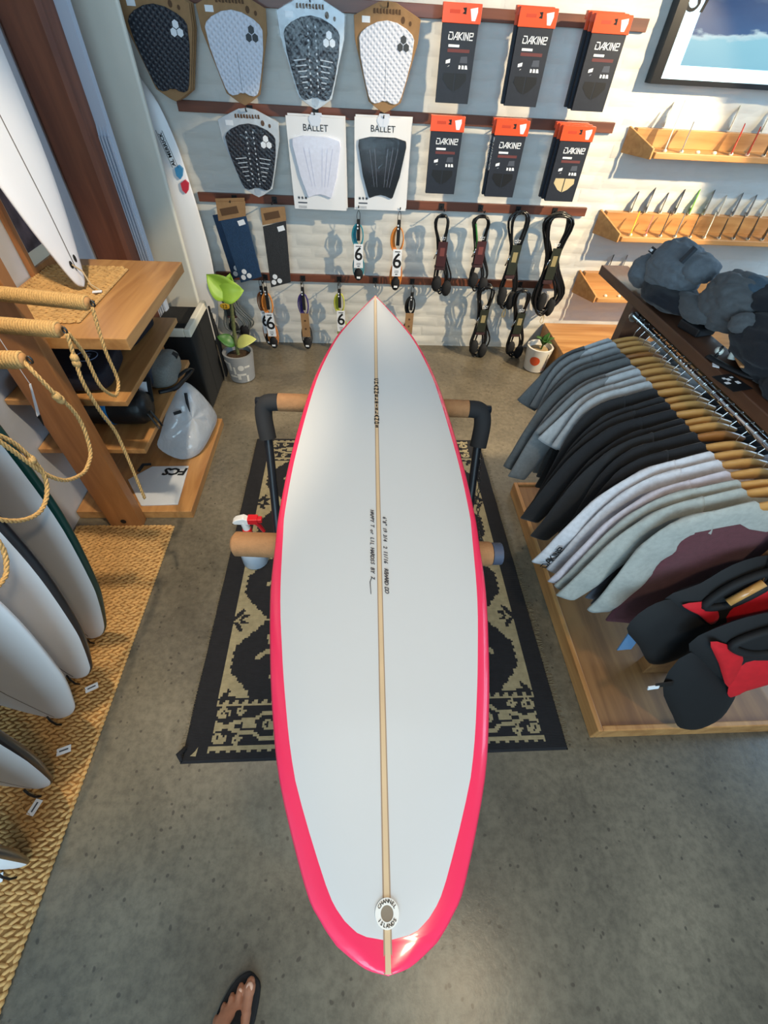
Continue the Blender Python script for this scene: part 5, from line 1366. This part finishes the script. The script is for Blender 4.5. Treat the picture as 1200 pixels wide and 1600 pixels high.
#        body, shoulder, sleeve, long, hanger, label
SH = [('sl', 'lg', 'dg', 0, 0, 'light grey shouldered shirt with dark sleeves, farthest on the rail'), ('lg', 'lg', 'mg', 0, 0, 'light grey shirt, second from the far end of the rail'),
      ('mg', 'mg', 'mg', 1, 0, 'mid grey shirt, third from the far end of the rail'), ('dg', 'dg', 'dg', 1, 1, 'dark grey shirt on a darker wooden hanger near the far end'),
      ('ch', 'dg', 'dg', 1, 0, 'charcoal shirt, fifth from the far end of the rail'), ('sl', 'lg', 'mg', 1, 0, 'slate shirt with light shoulders, sixth from the far end'),
      ('mg', 'lg', 'mg', 0, 0, 'grey short sleeved shirt, seventh from the far end'), ('sl', 'lg', 'lg', 0, 0, 'slate short sleeved shirt with light sleeves, eighth from the far end'),
      ('sl', 'lg', 'lg', 0, 0, 'slate shirt with pale shoulder seam, last grey one before the black shirts'), ('bk2', 'bk2', 'bk2', 1, 0, 'soft black shirt, first of the black ones'),
      ('bk2', 'bk2', 'bk2', 1, 0, 'soft black shirt, second of the black ones'), ('bk', 'bk', 'bk2', 1, 0, 'black shirt, third of the black ones'), ('bk', 'bk', 'bk', 1, 0, 'black shirt, fourth of the black ones'),
      ('bk', 'bk', 'bk', 1, 0, 'black shirt, fifth of the black ones'), ('bk', 'bk', 'bk2', 1, 0, 'black shirt, sixth of the black ones'), ('bk', 'bk', 'bk', 1, 1, 'black shirt, seventh of the black ones'),
      ('bk', 'bk', 'bk', 1, 0, 'black shirt, last of the black ones before the white shirts'), ('wh', 'wh', 'wh', 1, 0, 'white shirt with printed sleeve, first of the white ones'),
      ('wh', 'wh', 'wh', 1, 0, 'plain white shirt behind the pinkish one'), ('sl', 'pk', 'pk', 1, 0, 'slate shirt with pinkish white shoulders and sleeves'), ('bk', 'gg', 'gg', 1, 0, 'pale grey green shouldered shirt, farther of the pair'),
      ('sl', 'gg', 'gg', 1, 0, 'pale grey green shirt with slate chest, nearer of the pair'), ('bu', 'gg', 'gg', 1, 0, 'burgundy shirt with pale shoulders next to the red wetsuits')]
rs = random.Random(21)
for k, (cb_, cs, cl, lg, hd, lab) in enumerate(SH):
    y = 1.595-.0397*k+rs.uniform(-.0065, .0065)
    loc = (RXC(y), y, RZ)
    o = hp if k == 0 else copy_tree(hp, None, loc)
    o.location = loc; o['label'] = 'wooden hanger of the '+' '.join(lab.replace(' from the far end of the rail', ' from the far end').split()[:11])
    rz_ = -.05+rs.uniform(-.03, .03); o.rotation_euler = (0, rs.uniform(-.03, .03), rz_)
    if hd:
        for ch in o.children:
            if ch.name.startswith('wooden'): ch.data = ch.data.copy(); ch.data.materials[0] = M_HANG2
    t = empty('hanging_shirt', loc, lab, 'shirt', 'shirts on the chrome rail'); t.rotation_euler = o.rotation_euler
    bd, sl = SM['print'] if k == 17 else SM[(k*3 % 7, lg)]
    for nm, me, mm in (('body', bd, (cb_, cs)), ('sleeve', sl[0], (cl,)), ('sleeve', sl[1], (cl,))):
        q = bpy.data.objects.new(nm, me); COL.objects.link(q); q.parent = t
        for i, c_ in enumerate(mm): q.material_slots[i].link = 'OBJECT'; q.material_slots[i].material = F_[c_]
        if nm == 'sleeve' and k == 17 and me is sl[0]:
            vv = [v_.co for v_ in me.vertices]; c0 = sum(vv[-14:], Vector())/14; c1 = sum(vv[-8*14:-7*14], Vector())/14
            d = (c1-c0); d.y = 0; d.normalize(); a = c0+d*.01+Vector((0, -.014, 0)); n_ = Vector((-d.z, 0, d.x))
            m = MB(); dakine(m, lambda u, v, dd: tuple(a+d*(u+.066)+n_*(v*1.0+.011)+Vector((0, dd-.006, 0))), 0, 0, .125, -.011, -.0095, .05)
            m.build('lettering', M_INK, q, org=(0, 0, 0))

# red and black wetsuits at the near end
def wp_(off): return lambda u, v, d: (u, .41+(v-.15)*.22+off-d, v)
M_NEO = mat('black neoprene', (17, 17, 19), .75, vary=.1, scale=90); M_NRED = mat('red neoprene', (196, 24, 34), .6, vary=.1, scale=40)
def smooth2(poly, n=3): return [(p.x, p.y) for p in bez([(a, b, 0) for a, b in poly], n, True)]
def wetsuit(off, torso, legs, reds, bar, label, neck):
    f = wp_(off)
    cx = sum(p[0] for p in torso)/len(torso)
    t = empty('wetsuit', (cx, f(cx, .5, 0)[1], .5), label, 'wetsuit', 'red and black wetsuits at the near end of the rail')
    MB().pillow(smooth2(torso), f, .032, 5).build('torso', M_NEO, t, True)
    for lg in legs: MB().pillow(smooth2(lg), lambda u, v, d: (u, f(u, v, 0)[1]-.006-d, v), .03, 5).build('leg', M_NEO, t, True)
    for r_ in reds: MB().pillow(smooth2(r_), lambda u, v, d: (u, f(u, v, 0)[1]-.028-d*.5, v), .022, 4).build('red_panel', M_NRED, t, True)
    MB().tube(bez([(u, f(u, v, 0)[1]-.034, v) for u, v in neck], 6, True), .012, 8, closed=True).build('collar', M_NEO, t, True)
    a, b = bar
    h = empty('wetsuit_hanger', tuple(f(a[0], a[1], .03)), 'thick pale wooden hanger bar inside the '+label, 'hanger', 'wetsuit hangers')
    MB().tube([f(a[0], a[1], .046), f(b[0], b[1], .046)], .011, 12).build('bar', M_HANG, h, True)
    mx = ((a[0]+b[0])/2+.05, (a[1]+b[1])/2+.1)
    MB().tube([f(b[0], b[1], .04), f(mx[0], mx[1]+.02, .0), (RXC(.6), f(*mx, 0)[1]+.05, RZ-.03), (RXC(.6)+.012, f(*mx, 0)[1]+.05, RZ+.012), (RXC(.6)-.012, f(*mx, 0)[1]+.05, RZ+.014)], .003, 6).build('hook', M_CHROME, h, True)
wetsuit(.1, [(.9, .66), (.98, .72), (1.04, .79), (1.13, .825), (1.27, .8), (1.34, .68), (1.3, .55), (1.2, .5), (1.08, .5), (.98, .56)],
        [[(.93, .665), (.855, .63), (.828, .54), (.9, .455), (.975, .36), (1.03, .365), (1.09, .42), (1.11, .52), (1.07, .6)]],
        [[(.935, .669), (1.021, .677), (1.078, .615), (1.068, .58), (1.0, .63)], [(1.08, .64), (1.13, .75), (1.25, .79), (1.3, .66), (1.22, .57), (1.13, .57)]],
        ((1.048, .698), (1.112, .774)), 'red and black wetsuit second from the near end', [(1.0, .67), (1.04, .75), (1.12, .8), (1.15, .76), (1.08, .68)])
wetsuit(0, [(.95, .6), (1.03, .69), (1.13, .73), (1.27, .76), (1.38, .68), (1.4, .52), (1.28, .44), (1.18, .4), (1.06, .47)],
        [[(.968, .57), (1.147, .425), (1.225, .359), (1.249, .222), (1.201, .142), (1.134, .142), (1.069, .224), (.95, .413)]],
        [[(.975, .649), (1.06, .62), (1.12, .565), (1.147, .425), (1.05, .55)], [(1.124, .559), (1.207, .574), (1.3, .58), (1.3, .46), (1.205, .395), (1.185, .368), (1.15, .418)]],
        ((1.162, .616), (1.22, .66)), 'red and black wetsuit nearest to the camera', [(1.04, .64), (1.12, .7), (1.24, .72), (1.25, .64), (1.13, .6)])
o = MB().box((.868, .594, .37), (.915, .598, .5), Matrix.Rotation(-.15, 3, 'Y')).build('swing_tag', mat('blue tag', (92, 130, 168), .5), None, org=(.89, .596, .5)); tag(o, 'blue swing tag hanging from the second wetsuit sleeve', 'tag')
t = empty('care_tag', (.93, .455, .44), 'black and white care tag on the nearest wetsuit', 'tag')
MB().box((.915, .452, .418), (.965, .456, .448), Matrix.Rotation(-.35, 3, 'Y')).build('black_part', M_BLACK, t)
MB().box((.9, .451, .4), (.932, .455, .424), Matrix.Rotation(-.35, 3, 'Y')).build('white_part', M_STICKER, t)

# ------------------------------------------------------------ jackets and small things on the rack top
def jacket(name, c, r, m_, label, seed, parts, R_=None, amp=.1):
    t = empty(name, (c[0], c[1], 1.106), label, 'jacket', 'folded jackets on the rack top')
    MB().lump(c, r, seed, amp, 1.5, 5, R_, folds=.02).build('folded_body', m_, t, True)
    for nm, cc, rr_, mm, sd_ in parts: MB().lump(cc, rr_, sd_, .14, 1.6, 4, folds=.02).build(nm, mm, t, True)
    return t
M_JG = fab('jacket grey', (98, 104, 110)); M_JD = fab('jacket dark', (22, 23, 30)); M_JS = fab('jacket slate', (84, 86, 88))
t = jacket('grey_jacket', (1.125, 1.62, 1.213), (.085, .125, .09), M_JG, 'folded grey jacket with chest tab on the far end of the rack top', 2,
           [('hood', (1.085, 1.72, 1.17), (.055, .065, .055), M_JG, 6), ('lining', (1.12, 1.56, 1.145), (.095, .13, .04), M_JD, 4), ('collar', (1.14, 1.53, 1.25), (.06, .07, .045), M_JG, 8)])
MB().box((1.07, 1.512, 1.265), (1.08, 1.53, 1.315), Matrix.Rotation(.5, 3, 'Y')).build('zip_tab', mat('dark zip tape', (52, 56, 62), .6), t)
bdg = MB().box((1.046, 1.668, 1.243), (1.052, 1.694, 1.262), Matrix.Rotation(.5, 3, 'Y')).build('badge', M_BLACK, t)
MB().box((1.042, 1.675, 1.249), (1.047, 1.687, 1.257), Matrix.Rotation(.5, 3, 'Y')).build('badge_print', M_STICKER, bdg)
t = jacket('slate_jacket', (1.17, 1.34, 1.215), (.085, .115, .085), M_JS, 'folded slate jacket with blue panel in the middle of the rack top', 11,
           [('sleeve', (1.12, 1.42, 1.165), (.045, .1, .035), M_JS, 3), ('blue_panel', (1.185, 1.31, 1.275), (.045, .055, .03), fab('steel blue', (64, 82, 96)), 5), ('pale_cuff', (1.125, 1.21, 1.21), (.035, .035, .03), M_JS, 9)])
t = jacket('black_jacket', (1.2, 1.12, 1.18), (.1, .17, .085), M_JD, 'large black jacket draped over the near end of the rack top', 15,
           [('sleeve', (1.2, .98, 1.13), (.085, .1, .06), M_JD, 12), ('hood', (1.22, 1.25, 1.26), (.08, .09, .05), M_JD, 17)])
_SM = [o_ for o_ in bpy.data.objects]
t = empty('white_cord_clip', (1.083, 1.175, 1.13), 'white plastic grip with tan patch and black strap on the rack top', 'clip')
MB().tube([(1.08, 1.17, 1.135), (1.083, 1.18, 1.175), (1.083, 1.185, 1.192), (1.095, 1.18, 1.197)], [.011, .01, .009, .008], 10).build('grip', mat('ivory plastic', (224, 226, 216), .35), t, True)
MB().tube(ring3(Vector((1.055, 1.2, 1.135)), Vector((.3, .3, 1)).normalized(), .02), .004, 6, closed=True).build('loop', M_BLACK, t, True)
MB().lump((1.058, 1.205, 1.142), (.011, .014, .012), 1, .1, 2, 2).build('ivory_bead', MATS['ivory plastic'], t, True)
MB().box((1.065, 1.095, 1.145), (1.1, 1.155, 1.152), Matrix.Rotation(-.3, 3, 'Z')).build('tan_patch', mat('tan leather', (186, 132, 84), .6), t, bevel=.003)
MB().tube(bez([(1.03, 1.2, 1.128), (1.05, 1.15, 1.126), (1.09, 1.08, 1.13), (1.12, 1.06, 1.14)], 5), .012, 6, sc=(.5, 1.3)).build('strap', M_BLACK, t, True)
t = empty('long_price_tag', (1.035, 1.19, 1.12), 'narrow white price tag hanging over the rack top edge', 'tag')
MB().box((1.03, 1.14, 1.122), (1.048, 1.2, 1.1235), Matrix.Rotation(-.5, 3, 'Z')).build('card', M_STICKER, t)
t = empty('black_swing_tag', (1.0, 1.07, 1.12), 'black swing tag with white print over the chrome rail', 'tag')
R_ = Matrix.Rotation(.25, 3, 'Z')
MB().box((.99, 1.02, 1.122), (1.06, 1.1, 1.1235), R_).build('card', M_BLACK, t)
m = MB()
for a, b, w, h in ((1.0, 1.055, .016, .01), (1.02, 1.07, .012, .01), (1.036, 1.05, .012, .012), (1.012, 1.078, .01, .008), (1.04, 1.08, .01, .006)): m.box((a, b, 1.1232), (a+w, b+h, 1.1242), R_, (1.025, 1.06, 1.122))
m.build('print', M_STICKER, t)
o = MB().prism([(1.1, 1.863), (1.128, 1.868), (1.128, 1.76), (1.109, 1.758)], lambda u, v, d: (u, v, d), 1.1205, 1.123).build('glossy_card', mat('glossy blue card', (150, 196, 216), .12, coat=.6), None, org=(1.115, 1.81, 1.1205)); tag(o, 'glossy card with painted pale blue reflection lying at the far end of the rack top', 'card')  # blue reflection on the glossy card is painted into its base colour
o = MB().box((1.045, 1.335, 1.121), (1.125, 1.42, 1.15), Matrix.Rotation(.3, 3, 'Z')).build('sunglasses_case', M_BLACK, None, org=(1.085, 1.38, 1.121), bevel=.006); tag(o, 'small black case on the rack top between the jackets', 'case')

for o_ in [o_ for o_ in bpy.data.objects if o_ not in _SM and o_.parent is None]:
    o_.location.z -= .0145; o_.location.x += .045 if o_.name.startswith(('white_cord', 'long_price', 'black_swing', 'glossy', 'sunglasses')) else 0
# ------------------------------------------------------------ photographer's foot
pr = empty('person', (-.33, -.28, 0), 'bare left foot in a black flip-flop at the lower picture edge', 'person')
ML = Vector((-.33, -.28, 0)); RF = Matrix.Rotation(-.1, 3, 'Z')
def L2(x, y, z): return ML+RF @ Vector((x, y, z))
S0 = .018
def sole_pts(k=1.0):
    return [(.046*k, .118), (.03*k, .138), (.008, .146*1), (-.02*k, .128), (-.044*k, .085), (-.052*k, .04), (-.045*k, -.03), (-.036*k, -.09), (-.03*k, -.125), (-.012*k, -.142), (.012*k, -.142), (.03*k, -.125), (.034*k, -.06), (.036*k, 0), (.046*k, .06)]
ff = MB().prism(smooth2([(u+.004, v) for u, v in sole_pts(1.06)], 3), lambda u, v, d: tuple(L2(u, v, d)), 0, .018).build('flip_flop', mat('black rubber sole', (24, 23, 25), .8, vary=.2, scale=60), pr, bevel=.003)
m = MB()
for k, (x0, y0, L_, r) in enumerate(((.029, .075, .054, .0142), (.0045, .07, .05, .0092), (-.0125, .062, .04, .008), (-.0275, .05, .034, .0075), (-.0405, .034, .028, .007))):
    a = .02-.05*k if k else -.03
    pts = [(x0, y0-.03, S0+.02), (x0+a*.2*L_, y0, S0+.016), (x0+a*L_*.6, y0+L_*.55, S0+.0135), (x0+a*L_, y0+L_, S0+r*.85)]
    m.tube([L2(*p) for p in bez(pts, 4)], [r*1.05]*5+[r*.92]*4+[r*1.06]*3+[r*.75], 12)
    e = L2(x0+a*L_, y0+L_, S0+r*.85); m.lump(e, (r*.85, r*.85, r*.8), 1, 0, 1, 2)
def sect(y, w, h, x, z0=S0): return (y, w, h, x, z0)
secs = [(.085, .03, .012, .0), (.06, .043, .018, -.003), (.03, .0455, .024, -.003), (-.01, .041, .032, 0), (-.05, .034, .042, .003), (-.085, .031, .046, .003), (-.115, .029, .035, .002), (-.13, .02, .022, .002)]
m.grid(lambda u, v: (lambda s_: L2(s_[3]+s_[1]*math.cos(2*PI*u), s_[0], S0+s_[2]+s_[2]*math.sin(2*PI*u)*(1 if math.sin(2*PI*u) < 0 else .9)))(
    (lambda q: [a+(b-a)*(q-int(q)) for a, b in zip(secs[int(q)], secs[min(len(secs)-1, int(q)+1)])])(min(v*(len(secs)-1), len(secs)-1.0001))), 20, 24, wrap=True)
m.lump(L2(0, .083, S0+.012), (.03, .012, .011), 1, 0, 1, 3); m.lump(L2(.002, -.125, S0+.02), (.022, .016, .02), 1, 0, 1, 3)
m.tube([L2(*p) for p in ((.003, -.07, S0+.05), (.003, -.085, .11), (.003, -.095, .2), (.003, -.1, .3), (.003, -.105, .42))], [.04, .033, .037, .05, .054], 18)
bo = m.build('leg_and_foot', mat('skin', (176, 118, 88), .55, vary=.12, scale=60), pr, True)
r_ = bo.modifiers.new('remesh', 'REMESH'); r_.mode = 'VOXEL'; r_.voxel_size = .0024; r_.use_smooth_shade = True
s_ = bo.modifiers.new('smooth', 'SMOOTH'); s_.factor = .5; s_.iterations = 4
for k, (x, y, r, z) in enumerate(((.0285, .121, .0095, .0262), (.0048, .112, .0055, .0192), (-.0143, .094, .0046, .017), (-.0305, .077, .0042, .0165))):
    MB().lump(L2(x, y, S0+z-.0015), (r, r*1.1, .0022), 1, 0, 1, 2).build('toenail', mat('toenail', (222, 176, 150), .35), pr, True)
for sg, ex in ((1, .043), (-1, -.048)):
    MB().tube([L2(*p) for p in bez([(.014, .088, .02), (.013, .07, .05), (.012+sg*.012, .045, .071), (ex*.75, .0, .07), (ex*.98, -.035, .03), (ex*.95, -.05, .012)], 6)], .0075, 8, sc=(.5, 1.1)).build('strap', mat('black strap', (30, 28, 30), .6), ff, True)
